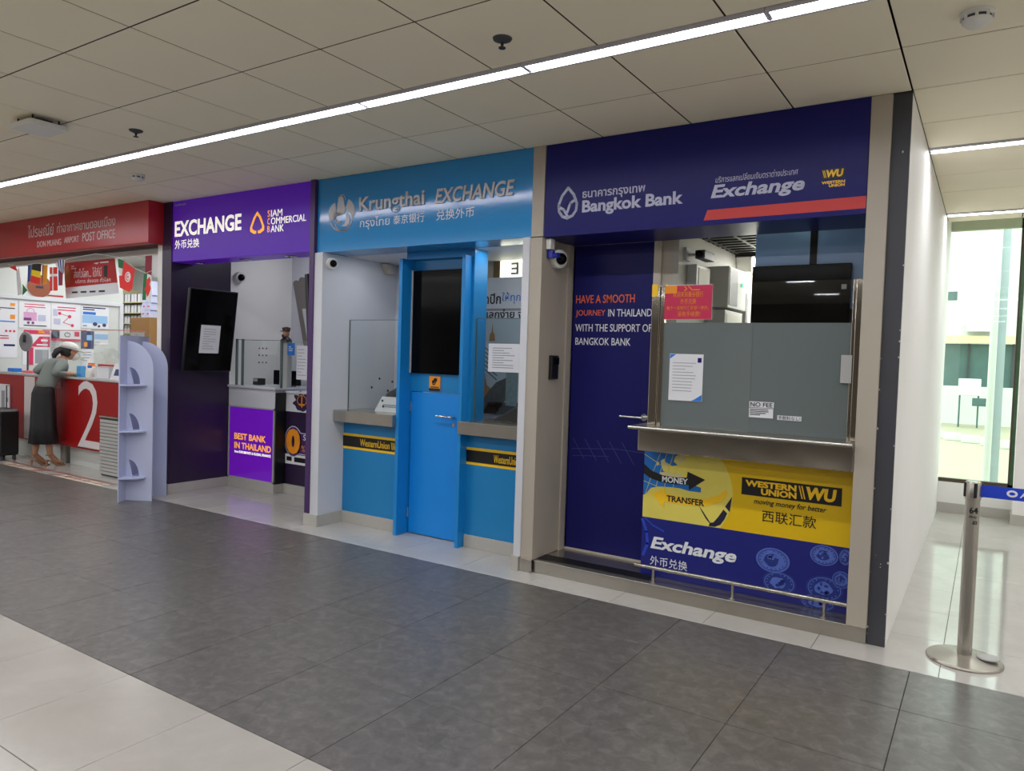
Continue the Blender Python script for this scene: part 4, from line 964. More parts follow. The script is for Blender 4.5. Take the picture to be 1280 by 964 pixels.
# ================================================================== POST OFFICE
m_pop = mat('pale grey partition', S(206, 210, 206), .5, var=.02)
mb = MB(); mb.box(-13.6, -7.3, 7.55, 7.65, 0, 2.95); obj('wall_rear', mb, m_pop, kind='structure')
mb = MB(); mb.box(-14.5, -7.3, 4.43, 7.65, 2.955, 2.99); obj('ceiling', mb, m_paint, kind='structure')
mb = MB(); mb.box(-11.6, -11.5, 4.45, 6.39, 0, 2.95); wp = obj('wall_posters', mb, m_pop, kind='structure')
mb = MB(); mb.box(-11.5, -11.47, 4.45, 6.39, 2.125, 2.175); mb.box(-11.5, -11.47, 6.33, 6.39, 0, 2.125); obj('frame', mb, m_booth, wp, bevel=.003)
PX = MX(-11.5)
def poster(label, y0, y1, z0, z1, bits, m=m_paper, off=0):
    t = thing('wall_poster', label, 'poster', (-11.49, (y0 + y1) / 2, z0), 'posters on the post office partition')
    q = MB(); q.box(-11.5, -11.492, y0, y1, z0, z1); obj('sheet', q, m, t)
    for k, (polys, mm) in enumerate(bits): flat('print', polys, MX(-11.492 + .0006 * k), mm, t)
    return t
m_pinkp = mat('pink print', S(214, 160, 200), .6, var=.1); m_pur = mat('violet print', S(120, 60, 120), .6)
m_lblue = mat('light blue print', S(150, 190, 230), .6, var=.1); m_dkbl = mat('dark blue print', S(60, 70, 110), .6, var=.3, scale=40)
poster('tall white poster with coloured rows, leftmost on the post office partition', 4.46, 4.89, 1.30, 2.10, [
    (lines(4.5, 4.86, 1.95, 2.0, 2, .014, 2, .9), m_inkd), ([rect(4.80, 4.86, 2.02, 2.06), rect(4.80, 4.86, 1.84, 1.90)], m_orange), ([rect(4.5, 4.86, 1.795, 1.81)], m_inkb), ([ell(4.75 + .05 * k, 1.67, .016, .016, 10) for k in range(3)], m_inkr), (lines(4.5, 4.86, 1.55, 1.62, 2, .014, 4), m_inkr), ([rect(4.72, 4.86, 1.46, 1.485)], m_bb)])
poster('white poster with pink handbag drawing on the partition', 4.912, 5.327, 1.723, 2.10, [
    (lines(4.98, 5.26, 2.01, 2.08, 2, .013, 5, .8), m_inkr), ([rect(4.97, 5.14, 1.83, 1.95)] + band([(5.01, 1.95), (5.02, 1.99), (5.06, 2.01), (5.10, 1.99), (5.11, 1.95)], .01), m_pinkp), ([rect(4.97, 5.07, 1.83, 1.87), ell(5.03, 1.80, .02, .02, 10), ell(5.09, 1.80, .02, .02, 10)], m_pur), ([rect(5.16, 5.26, 1.83, 1.92)], m_bbl), (lines(4.97, 5.28, 1.745, 1.78, 1, .013, 5, .9), m_inkd)])
poster('white poster with numbered red steps on the partition', 5.338, 5.748, 1.557, 2.107, [
    (lines(5.42, 5.70, 1.99, 2.07, 2, .015, 7, .9), m_inkr), ([ell(5.45, 1.96, .022, .024, 12), ell(5.59, 1.92, .024, .026, 12), ell(5.63, 1.79, .022, .024, 12)], m_inkr), (band([(5.45, 1.96), (5.59, 1.92), (5.5, 1.83), (5.63, 1.79)], .008), m_inkr), ([rect(5.36, 5.42, 1.92, 2.02), rect(5.37, 5.46, 1.80, 1.88)], m_bbl), ([rect(5.338, 5.748, 1.557, 1.59), rect(5.66, 5.73, 1.63, 1.70)], m_inkr), (band(ell(5.56, 1.65, .04, .03, 12), .01), m_inkd)])
poster('white and sky blue poster rightmost on the partition', 5.756, 6.169, 1.764, 2.095, [
    ([rect(5.77, 6.15, 1.84, 1.96)], m_lblue), (lines(5.78, 6.12, 2.03, 2.09, 2, .016, 8, .8), m_bb), ([rect(5.78, 5.97, 1.97, 2.01)], m_inkb), ([ell(5.96, 1.83, .035, .03, 10), ell(6.10, 1.82, .03, .028, 10), ell(6.02, 1.80, .02, .02, 10)], m_dkbl), (lines(5.78, 5.9, 1.79, 1.81, 1, .012), m_inkb)])
poster('small dark blue poster low on the partition', 5.759, 5.945, 1.45, 1.72, [([rect(5.84, 5.92, 1.58, 1.66)], m_lblue), ([rect(5.80, 5.85, 1.48, 1.55)], m_orange)], m_dkbl)
poster('small pale blue leaflet low on the partition', 5.95, 6.164, 1.52, 1.715, [([rect(5.955, 6.16, 1.60, 1.68)], m_lblue), (lines(5.97, 6.1, 1.54, 1.57, 1, .01), m_ink)])
poster('pink and red price poster below the handbag poster', 4.96, 5.327, 1.20, 1.712, [
    ([rect(4.97, 5.32, 1.64, 1.70), rect(5.04, 5.10, 1.2, 1.45)], m_inkr), ([[(5.06, 1.46), (5.32, 1.46), (5.32, 1.61), (5.18, 1.61)]], m_inkr), ([rect(5.12, 5.3, 1.22, 1.42)], m_ink), ([rect(5.14, 5.29, 1.48, 1.50), rect(5.2, 5.29, 1.54, 1.57)], m_white_v), ([rect(5.16, 5.24, 1.655, 1.695)], m_orange)])
poster('grey narrow leaflet beside the pink price poster', 5.334, 5.452, 1.3, 1.716, [([rect(5.36, 5.41, 1.60, 1.69)], m_dkbl), (lines(5.35, 5.44, 1.40, 1.56, 4, .01, 3), m_ink)], m_grey)
poster('white note sheet low behind the counter screen', 5.762, 5.95, 1.15, 1.445, [(lines(5.78, 5.92, 1.25, 1.42, 4, .012, 3), m_ink)])
# face scanner on the counter (grey oval)
t = thing('oval_mirror', 'grey oval device on a stalk at the left of the postal counter', 'device', (-11.02, 4.80, 1.10))
q = MB(); q.lathe([(.075, 0), (.08, .015), (.07, .03)], (-11.02, 4.80, 1.53), (.8, -.55, 0), 24, sy=1.0); q.v = [Vector((v.x, v.y, 1.53 + (v.z - 1.53) * 1.7)) for v in q.v]; obj('head', q, mat('dark grey plastic', S(120, 120, 124), .4), t, smooth=True)
q = MB(); q.box(-10.99, -10.97, 4.745, 4.775, 1.52, 1.62); obj('lens', q, m_black, t)
q = MB(); q.tube((-11.02, 4.82, 1.112), (-11.02, 4.82, 1.5), .012, 8); q.lathe([(.07, 0), (.07, .012)], (-11.02, 4.82, 1.112)); obj('stalk', q, m_char, t)
t = thing('round_sign', 'round brown and orange sign above the posters', 'sign', (-11.48, 5.17, 2.2))
q = MB(); q.lathe([(.16, 0), (.16, .02)], (-11.5, 5.17, 2.33), (1, 0, 0), 32); obj('disc', q, mat('terracotta board', S(140, 76, 50), .6), t)
q = MB(); q.lathe([(.165, 0), (.165, .015)], (-11.5, 5.17, 2.33), (1, 0, 0), 32); obj('rim', q, m_cap, t)
flat('print', [rect(5.12, 5.22, 2.3, 2.335)], MX(-11.479), m_inkd, t)
t = thing('wall_strip', 'thin dark red strip on the wall above the posters', 'strip', (-11.49, 5.38, 2.2))
q = MB(); q.box(-11.5, -11.492, 5.25, 5.5, 2.2, 2.22); obj('sheet', q, m_pored, t)
# counter
t = thing('service_counter', 'long red postal counter with big white numbers', 'counter', (-9.9, 4.8, 0))
q = MB(); q.box(-11.45, -9.86, 4.645, 4.68, .235, 1.075); obj('front_panel', q, m_pocount, t)
q = MB(); q.box(-9.85, -8.30, 4.645, 4.68, .245, 1.085); obj('front_panel', q, m_pocount, t)
q = MB(); q.box(-11.45, -8.28, 4.63, 5.25, 1.085, 1.11); obj('countertop', q, m_grey, t, bevel=.004)
q = MB(); q.box(-11.45, -9.78, 4.72, 5.2, 0, .24); q.box(-9.70, -8.30, 4.74, 5.2, 0, .25); q.box(-8.32, -8.28, 4.66, 5.2, 0, 1.085); obj('plinth', q, m_pop, t)
q = MB(); q.box(-9.84, -9.75, 4.69, 5.2, 0, .24); obj('post', q, m_steel, t)
PC = MY(4.645)
txt('lettering', '2', -9.33, -8.82, .26, 1.075, PC, m_gred, t, bold=-.01, ext=.004)
txt('lettering', '1', -10.70, -10.42, .25, 1.07, PC, m_gred, t, ext=.004)
flat('service_tag', [rect(-10.05, -9.72, .955, 1.055)], MY(4.642), m_inkr, t)
flat('service_tag', [rect(-10.03, -9.74, .965, 1.045)], MY(4.6405), m_pored, t)
flat('service_tag', lines(-9.98, -9.79, .985, 1.025, 2, .012, 2, .9), MY(4.639), m_pinkp, t)
q = MB(); q.box(-11.41, -11.12, 4.640, 4.645, .37, .94); n = obj('notice', q, m_paper, t)
flat('notice_print', [rect(-11.35, -11.25, .62, .85), rect(-11.22, -11.15, .7, .76), rect(-11.2, -11.14, .45, .6)], MY(4.639), m_ink, n)
flat('notice_print', lines(-11.36, -11.15, .4, .6, 5, .02, 6), MY(4.6385), m_inkd, n)
t = thing('acrylic_screen', 'clear acrylic screen with orange top edge on the postal counter', 'screen', (-9.3, 4.9, 1.11))
q = MB(); q.box(-9.64, -8.40, 4.95, 4.955, 1.112, 1.70); q.box(-10.9, -9.75, 4.95, 4.955, 1.112, 1.69); obj('pane', q, m_glass, t)
q = MB(); q.box(-9.64, -8.40, 4.949, 4.956, 1.70, 1.708); q.box(-10.9, -9.75, 4.949, 4.956, 1.69, 1.698); obj('edge', q, mat('orange edge', S(220, 110, 80), .4), t)
t = thing('notice_paper', 'grey notice on the acrylic postal screen', 'paper', (-8.6, 4.89, 1.5))
q = MB(); q.box(-8.72, -8.42, 4.943, 4.947, 1.48, 1.68); obj('sheet', q, m_grey, t)
flat('print', lines(-8.62, -8.48, 1.62, 1.66, 2, .012), MY(4.943), m_ink, t)
# items on the counter
def item(name, label, cat, loc): return thing(name, label, cat, loc, 'items on the postal counter')
t = item('tissue_box', 'white box with orange tissue tuft on the postal counter', 'box', (-9.53, 4.84, 1.11))
q = MB(); q.box(-9.53, -9.41, 4.85, 4.90, 1.112, 1.24); obj('carton', q, m_paper, t, bevel=.006)
q = MB(); q.box(-9.52, -9.43, 4.845, 4.85, 1.13, 1.165); obj('label_strip', q, m_pored, t)
q = MB(); q.lathe([(.05, 0), (.035, .03), (.045, .045)], (-9.47, 4.875, 1.24), n=9); obj('tissue', q, mat('orange tissue', S(250, 150, 80), .8), t, smooth=True)
t = item('gel_bottle', 'clear pump bottle of blue gel on the postal counter', 'bottle', (-9.44, 4.73, 1.11))
q = MB(); q.rbox(-9.47, -9.35, 4.69, 4.75, 1.112, 1.25, .012, 'z'); obj('bottle', q, mat('blue gel', S(90, 170, 225), .15), t, bevel=.008)
q = MB(); q.tube((-9.41, 4.72, 1.25), (-9.41, 4.72, 1.33), .012); q.box(-9.425, -9.34, 4.71, 4.73, 1.325, 1.345); obj('pump', q, m_cap, t)
q = MB(); q.box(-9.465, -9.355, 4.688, 4.69, 1.125, 1.15); obj('label_strip', q, m_inkb, t)
t = item('spray_bottle', 'white bottle with blue cap on the postal counter', 'bottle', (-9.25, 4.74, 1.11))
q = MB(); q.lathe([(.045, 0), (.047, .02), (.045, .09), (.02, .12)], (-9.25, 4.74, 1.112)); obj('bottle', q, m_cap, t, smooth=True)
q = MB(); q.lathe([(.022, 0), (.024, .03)], (-9.25, 4.74, 1.23)); obj('cap', q, m_inkb, t)
t = item('letter_tray', 'red tray with white lettering behind the white box', 'tray', (-9.0, 4.86, 1.11))
q = MB(); q.box(-9.22, -8.74, 4.82, 4.88, 1.112, 1.28); obj('case', q, m_pored, t, bevel=.004)
q = MB(); q.box(-9.14, -9.03, 4.816, 4.82, 1.2, 1.235); obj('print', q, m_paper, t)
t = item('paper_box', 'plain white box on the postal counter', 'box', (-8.88, 4.74, 1.11))
q = MB(); q.box(-9.02, -8.75, 4.70, 4.79, 1.112, 1.25); obj('carton', q, m_paper, t, bevel=.004)
q = MB(); q.box(-9.03, -8.74, 4.695, 4.795, 1.25, 1.258); obj('lid', q, m_grey, t)
t = item('leaflet_stand', 'leaflet stand with motorcycle picture at the right end of the postal counter', 'stand', (-8.6, 4.74, 1.11))
q = MB(); q.prism([(4.70, 1.112), (4.79, 1.112), (4.775, 1.30), (4.765, 1.30)], -8.73, -8.52, 'x'); obj('holder', q, m_paper, t)
q = MB(Matrix.Translation((0, 4.70, 1.112)) @ Matrix.Rotation(math.radians(-19), 4, 'X')); q.box(-8.66, -8.56, -.004, .0, .05, .13); obj('print', q, m_dkbl, t)
t = item('green_pad', 'small green pad by the woman hands', 'pad', (-9.6, 4.73, 1.11))
q = MB(); q.box(-9.555, -9.48, 4.69, 4.74, 1.112, 1.135); obj('pad', q, mat('green plastic', S(30, 140, 50), .5), t, bevel=.003)
t = item('pink_pad', 'flat pink pad at the left of the postal counter', 'pad', (-10.75, 4.75, 1.11))
q = MB(); q.box(-10.9, -10.62, 4.70, 4.80, 1.112, 1.14); obj('pad', q, mat('pink plastic', S(240, 100, 120), .5), t, bevel=.003)
t = item('blue_box', 'small blue topped box at the far left of the postal counter', 'box', (-11.1, 4.78, 1.11))
q = MB(); q.box(-11.32, -11.14, 4.70, 4.80, 1.112, 1.16); obj('carton', q, m_inkb, t, bevel=.003)
# ribbed low cabinet
t = thing('ribbed_cabinet', 'grey ribbed low cabinet in front of the number two counter', 'cabinet', (-8.5, 4.6, 0))
q = MB(); q.box(-8.64, -8.05, 4.57, 4.64, 0, .68); obj('body', q, m_char, t)
for k in range(16):
    q = MB(); q.box(-8.645, -8.045, 4.55, 4.575, .02 + .04 * k, .053 + .04 * k); obj('slat', q, m_grey, t, bevel=.003)
q = MB(); q.box(-8.65, -8.04, 4.545, 4.642, .68, .695); obj('top', q, m_steel, t)
# shelf stock seen past the partition
t = thing('storage_shelf', 'olive storage shelf behind the postal partition', 'shelf', (-12.1, 7.2, 0))
m_olive = mat('olive board', S(196, 192, 150), .7)
for z in (1.74, 1.90, 2.08, 2.26):
    q = MB(); q.box(-12.7, -11.62, 6.95, 7.35, z - .015, z); obj('board', q, m_olive, t)
q = MB(); q.box(-12.72, -12.68, 6.95, 7.35, 0, 2.5); q.box(-11.64, -11.60, 7.3, 7.35, 0, 2.3); q.box(-12.7, -11.62, 6.98, 7.0, 1.4, 1.72); obj('frame', q, m_olive, t)
b0 = None
for rI, z in enumerate((1.741, 1.901, 2.081, 2.261)):
    for cI in range(5):
        x = -12.55 + .2 * cI
        lb = 'grey wrapped paper bundle, %s shelf row, %s column of the postal stock' % (['lowest', 'second', 'third', 'top'][rI], ['first', 'second', 'third', 'fourth', 'fifth'][cI])
        if rI == 3 and cI > 3: continue
        if b0 is None:
            b0 = thing('paper_bundle', lb, 'bundle', (x, 7.08, z), 'bundles on the postal shelf')
            q = MB(); q.box(x - .09, x + .09, 7.0, 7.2, z, z + .135); obj('stack', q, m_bundle, b0, bevel=.006)
            q = MB(); q.box(x - .012, x + .012, 6.996, 7.2, z, z + .138); obj('strap', q, m_char, b0)
        else: copy_tree(b0, (x, 7.08, z), lb)
w0 = None
for k in range(5):
    for c in range(2 if k < 4 else 1):
        x = -11.49 + .13 * c + .02 * k; z = 1.98 + .118 * k
        lb = 'white flat box in the pale stack by the divider, %s layer, %s side' % (['bottom', 'second', 'third', 'fourth', 'top'][k], ['left', 'right'][c])
        if w0 is None:
            w0 = thing('white_box', lb, 'box', (x, 6.85, z), 'white boxes stacked by the divider')
            q = MB(); q.box(x - .06, x + .06, 6.72, 6.9, z, z + .115); obj('carton', q, m_foam, w0, bevel=.003)
            q = MB(); q.box(x - .02, x + .02, 6.716, 6.72, z + .05, z + .07); obj('print', q, m_inkr, w0)
        else: copy_tree(w0, (x, 6.85, z), lb)
t = thing('cardboard_box', 'brown cardboard box under the white box stack', 'box', (-11.5, 6.85, 1.45))
q = MB(); q.box(-11.75, -11.2, 6.66, 6.94, 1.2, 1.975); obj('carton', q, m_card, t, bevel=.004)
q = MB(); q.box(-11.60, -11.35, 6.655, 6.66, 1.45, 1.7); obj('print', q, mat('red brown print', S(180, 90, 40), .7, var=.5, scale=40), t)
t = thing('storage_rack', 'dark support rack holding the cardboard box', 'rack', (-11.5, 6.85, 0))
q = MB(); q.box(-11.78, -11.18, 6.65, 6.94, 1.17, 1.2); q.box(-11.78, -11.74, 6.65, 6.69, 0, 1.17); q.box(-11.22, -11.18, 6.65, 6.69, 0, 1.17); obj('frame', q, m_char, t)
for y, lbl in ((5.2, 'nearer'), (6.5, 'farther')):
    t = thing('louvre_light', lbl + ' ceiling louvre light inside the post office', 'ceiling light', (-9.9, y, 2.92))
    q = MB(); q.box(-11.25, -8.55, y - .16, y + .16, 2.92, 2.95); obj('housing', q, m_cap, t)
    q = MB()
    for k in range(26): q.box(-11.2 + .1 * k, -11.19 + .1 * k, y - .13, y + .13, 2.90, 2.92)
    obj('louvre', q, m_cap, t)
# hanging banner
t = thing('hanging_banner', 'red hanging banner with Thai text under the fascia', 'banner', (-8.83, 4.5, 2.1))
yb = 4.5
q = MB(); q.prism([(-9.36, 2.19), (-8.22, 2.22), (-8.28, 2.49), (-9.40, 2.486)], yb, yb + .006); obj('sheet', q, mat('red banner print', S(176, 22, 30), .5), t)
q = MB(); q.prism([(-9.34, 2.06), (-8.18, 2.10), (-8.22, 2.22), (-9.36, 2.19)], yb, yb + .006); obj('lower_sheet', q, m_paper, t)
PBn = MY(yb)
txt('lettering', 'ส่งทั่วโลก... ได้ที่นี่', -9.16, -8.55, 2.30, 2.41, PBn, m_gred, t, res=2)
txt('lettering', 'บริการ ส่งของ ทั่วโลก', -9.12, -8.35, 2.235, 2.285, PBn, m_gred, t, res=2)
flat('print', [[(-8.72, 2.455), (-8.60, 2.465), (-8.64, 2.44)], rect(-8.58, -8.4, 2.45, 2.465)] + lines(-9.22, -9.1, 2.40, 2.45, 2, .01), PBn, m_gred, t)
flat('print', [[(-9.38, 2.40), (-9.33, 2.45), (-9.30, 2.47), (-9.28, 2.42), (-9.25, 2.38), (-9.24, 2.30), (-9.27, 2.23), (-9.32, 2.26), (-9.36, 2.32)]], PBn, m_temple, t)
flat('print', [[(-8.50, 2.42), (-8.42, 2.42), (-8.42, 2.30), (-8.46, 2.25), (-8.50, 2.32)]], PBn, m_black_v, t)
flat('print', [rect(-9.20 + .2 * k, -9.07 + .2 * k, 2.12, 2.14) for k in range(4)], PBn, m_inkd, t)
q = MB(); q.tube((-9.38, yb, 2.487), (-9.38, yb, 2.955), .003, 6); q.tube((-8.3, yb, 2.488), (-8.3, yb, 2.955), .003, 6); obj('hanger', q, m_char, t)
# bunting
YF = 4.36
cord = [(-10.5, 2.50), (-10.25, 2.47), (-10.0, 2.475), (-9.75, 2.485), (-9.5, 2.455), (-9.25, 2.46), (-9.0, 2.50), (-8.4, 2.53), (-7.96, 2.47), (-7.75, 2.40), (-7.6, 2.33), (-7.42, 2.28), (-7.31, 2.30)]
t = thing('bunting_cord', 'white cord the small flags hang from', 'cord', (-8.9, YF, 2.4))
q = MB(); q.path([(x, YF, z) for x, z in cord], .003, 6); obj('cord', q, m_cap, t)
def flag(label, stripes, y=YF):
    """stripes: list of (polygon, material); a small bellied cloth flag"""
    pts = [p for pl, _ in stripes for p in pl]
    t = thing('pennant_flag', label, 'flag', (sum(p[0] for p in pts) / len(pts), y, min(p[1] for p in pts)), 'flags hanging under the red fascia')
    for k, (pl, m) in enumerate(stripes):
        flat('stripe', [pl], MY(y - .003), m, t, .0015, .0008 * k)
FC = dict(r=mat('flag red', S(226, 48, 44), .7), w=mat('flag white', S(226, 226, 226), .7), g=mat('flag green', S(24, 110, 60), .7), b=mat('flag blue', S(40, 70, 140), .7), k=mat('flag black', S(36, 32, 30), .7), y=mat('flag yellow', S(240, 210, 30), .7), o=mat('flag orange', S(220, 150, 30), .7), m=mat('flag maroon', S(140, 40, 60), .7), lb=mat('flag grey blue', S(96, 124, 160), .7))
flag('red and white flag with green tip, leftmost under the fascia', [([(-10.46, 2.46), (-10.24, 2.40), (-10.30, 2.48)], FC['r']), ([(-10.27, 2.40), (-10.20, 2.45), (-10.10, 2.12), (-10.23, 2.10)], FC['w']), ([(-10.10, 2.24), (-9.98, 2.16), (-10.10, 2.10)], FC['g'])])
flag('blue and grey flag left of the black yellow red flag', [([(-9.99, 2.465), (-9.92, 2.47), (-9.94, 2.27), (-10.0, 2.26)], FC['b']), ([(-9.92, 2.47), (-9.86, 2.47), (-9.88, 2.28), (-9.94, 2.27)], FC['lb'])], YF + .01)
flag('black yellow and red striped flag', [([(-9.856, 2.478), (-9.632, 2.47), (-9.64, 2.375), (-9.87, 2.41)], FC['k']), ([(-9.87, 2.41), (-9.64, 2.375), (-9.65, 2.30), (-9.885, 2.34)], FC['y']), ([(-9.885, 2.34), (-9.65, 2.30), (-9.666, 2.215), (-9.904, 2.262)], FC['r'])])
flag('red and yellow flag right of the black yellow red flag', [([(-9.63, 2.46), (-9.50, 2.45), (-9.52, 2.23), (-9.64, 2.22)], FC['o']), ([(-9.60, 2.455), (-9.62, 2.22), (-9.64, 2.22), (-9.63, 2.46)], FC['m'])], YF + .01)
flag('red flag with white cross', [([(-9.43, 2.42), (-9.25, 2.415), (-9.235, 2.14), (-9.42, 2.14)], FC['r']), ([(-9.37, 2.42), (-9.34, 2.42), (-9.33, 2.14), (-9.36, 2.14)], FC['w']), ([(-9.425, 2.34), (-9.245, 2.335), (-9.244, 2.305), (-9.424, 2.31)], FC['w'])])
flag('maroon and blue narrow flag behind the white cross flag', [([(-9.23, 2.40), (-9.14, 2.42), (-9.15, 2.2), (-9.22, 2.2)], FC['m']), ([(-9.25, 2.41), (-9.23, 2.41), (-9.22, 2.2), (-9.24, 2.2)], FC['b'])], YF + .012)
flag('blue and white striped flag beside the red banner', [([(-9.27, 2.45), (-9.18, 2.50), (-9.05, 2.49), (-9.08, 2.33), (-9.2, 2.38)], FC['w']), ([(-9.22, 2.475), (-9.20, 2.49), (-9.16, 2.36), (-9.18, 2.37)], FC['b']), ([(-9.17, 2.495), (-9.14, 2.495), (-9.12, 2.34), (-9.14, 2.35)], FC['b']), ([(-9.1, 2.49), (-9.075, 2.49), (-9.08, 2.33), (-9.1, 2.335)], FC['b'])], YF - .01)
flag('green white and red flag right of the red banner', [([(-7.964, 2.456), (-7.834, 2.43), (-7.85, 2.34), (-7.95, 2.36)], FC['g']), ([(-7.95, 2.36), (-7.85, 2.34), (-7.87, 2.27), (-7.93, 2.28)], FC['w'])], YF + .01)
def star(cx, cz, r): return [(cx + (r if k % 2 == 0 else r * .4) * math.sin(k * PI / 5), cz + (r if k % 2 == 0 else r * .4) * math.cos(k * PI / 5)) for k in range(10)]
flag('red flag with white disc and crescent', [([(-7.83, 2.42), (-7.615, 2.33), (-7.66, 2.12), (-7.72, 2.09), (-7.90, 2.14), (-7.92, 2.27), (-7.86, 2.27)], FC['r']), (ell(-7.745, 2.25, .055, .055, 20), FC['w']), (ell(-7.747, 2.25, .04, .04, 20), FC['r']), (ell(-7.737, 2.25, .032, .032, 20), FC['w']), (star(-7.74, 2.25, .022), FC['r'])])
flag('white and green flag with red dragon shape by the divider', [([(-7.446, 2.272), (-7.38, 2.27), (-7.40, 2.0), (-7.47, 2.0)], FC['g']), ([(-7.38, 2.27), (-7.30, 2.25), (-7.31, 1.99), (-7.40, 2.0)], FC['w']), ([(-7.40, 2.20), (-7.34, 2.24), (-7.315, 2.20), (-7.335, 2.16), (-7.31, 2.12), (-7.35, 2.05), (-7.38, 2.03), (-7.40, 2.09), (-7.43, 2.11), (-7.39, 2.15)], FC['r'])])
flag('maroon flag hanging behind the dragon flag', [([(-7.52, 2.47), (-7.40, 2.47), (-7.41, 2.24), (-7.53, 2.23)], FC['m'])], 4.42)
flag('pale grey flag hanging at the divider', [([(-7.40, 2.47), (-7.30, 2.465), (-7.305, 2.24), (-7.41, 2.24)], FC['w'])], 4.425)
# printed floor band at the post office
t = thing('floor_sticker', 'cream and red printed floor band before the postal counter', 'floor sticker', (-9.2, 4.3, 0))
m_cream = mat('cream floor print', S(214, 196, 178), .4); m_fred = mat('dull red floor print', S(150, 66, 62), .4)
def fl_flat(name, polys, m, z): 
    q = MB()
    for p in polys: q.prism(p, z, z + .0006, 'z')
    return obj(name, q, m, t)
fl_flat('print', [[(-10.3, 4.195), (-9.55, 4.195), (-9.5, 4.28), (-10.3, 4.32)], [(-9.0, 4.195), (-7.95, 4.195), (-7.95, 4.31), (-8.9, 4.31)]], m_cream, .0002)
fl_flat('print', [p for p in band([(-10.7, 4.345), (-7.9, 4.345)], .022) + band([(-10.3, 4.20), (-9.5, 4.33)], .016) + band([(-9.5, 4.2), (-9.35, 4.34)], .04) + band([(-9.1, 4.20), (-8.5, 4.33)], .016) + band([(-9.0, 4.25), (-7.95, 4.25)], .01)], m_fred, .0012)
fl_flat('print', sum([band([(x + .04 * math.cos(a * .7), 4.26 + .03 * math.sin(a * .7)) for a in range(10)], .008) for x in (-10.1, -9.9, -8.75, -8.55, -8.35, -8.1)], []), m_fred, .0024)
# suitcase at the left edge
t = thing('suitcase', 'black suitcase at the left photo edge by the postal counter', 'suitcase', (-10.62, 4.35, 0))
q = MB(); q.rbox(-10.85, -10.45, 4.25, 4.48, .06, .66, .05, 'y'); obj('shell', q, m_black, t, bevel=.02)
for x in (-10.8, -10.5):
    for y in (4.29, 4.44):
        q = MB(); q.tube((x, y - .012, .03), (x, y + .012, .03), .03, 12); q.box(x - .015, x + .015, y - .015, y + .015, .03, .07); obj('wheel', q, m_char, t)
q = MB(); q.path([(-10.72, 4.44, .66), (-10.72, 4.44, .95), (-10.58, 4.44, .95), (-10.58, 4.44, .66)], .008, 8); obj('handle', q, m_char, t)

# ---- foam board brochure stand
t = thing('brochure_stand', 'pale foam board brochure stand with quarter round shelves', 'stand', (-7.1, 4.1, 0))
B0 = Vector((-6.995, 3.861)); dv = Vector((-.52, .854)).normalized(); nv = Vector((dv.y, -dv.x))
def at(u, v): p = B0 + dv * u + nv * v; return (p.x, p.y)
def board(mb, u, v0, poly_vz, th=.008):
    """vertical wing standing along nv at distance u; poly in (v, z)"""
    for sgn in (0, 1): pass
    a = [(*at(u - th / 2, v), z) for v, z in poly_vz]; b = [(*at(u + th / 2, v), z) for v, z in poly_vz]; n = len(a)
    mb._add(a + b, [tuple(range(n)), tuple(range(2 * n - 1, n - 1, -1))] + [(i, i + n, (i + 1) % n + n, (i + 1) % n) for i in range(n)])
q = MB(); p0 = [at(0, -.005), at(.54, -.005), at(.54, .005), at(0, .005)]; q.prism(p0, 0, 1.615, 'z'); obj('back_board', q, m_foam, t)
wing = [(0, 0), (.265, 0), (.265, 1.30)] + [(.265 * math.cos(a) , 1.30 + .265 * math.sin(a)) for a in [PI / 2 * k / 10 for k in range(1, 11)]] + [(0, 1.565)]
from mathutils.geometry import tessellate_polygon
def wing_holes(u, holes, name):
    loops = [[Vector((v, z, 0)) for v, z in wing]] + [[Vector((v, z, 0)) for v, z in h] for h in holes]
    pts = [p for l in loops for p in l]; tris = tessellate_polygon(loops)
    q = MB(); q._add([(*at(u, p.x), p.y) for p in pts], [tuple(f) for f in tris])
    o = obj(name, q, m_foam, t); md = o.modifiers.new('th', 'SOLIDIFY'); md.thickness = .008; md.offset = 0; return o
SZ = (1.13, .68, .225)
holes = [[(.07, z + .015), (.135, z + .015)] + [(.03 + .105 * math.cos(a), z + .015 + .165 * math.sin(a)) for a in [PI / 2 * k / 8 for k in range(1, 9)]] for z in SZ]
wing_holes(.13, holes, 'side_wing'); wing_holes(.41, [], 'side_wing')
for z in SZ:
    q = MB(); c = [at(.126, .004)] + [at(.126 - .126 * math.sin(a), .004 + .20 * math.cos(a)) for a in [PI / 2 * k / 10 for k in range(11)]]
    q.prism(c, z, z + .012, 'z'); obj('shelf', q, m_foam, t)
    q = MB(); c = [at(.134, .004)] + [at(.134 + .19 * math.sin(a), .004 + .19 * math.cos(a)) for a in [PI / 2 * k / 10 for k in range(11)]]
    q.prism(c, z, z + .012, 'z'); obj('shelf', q, m_foam, t)

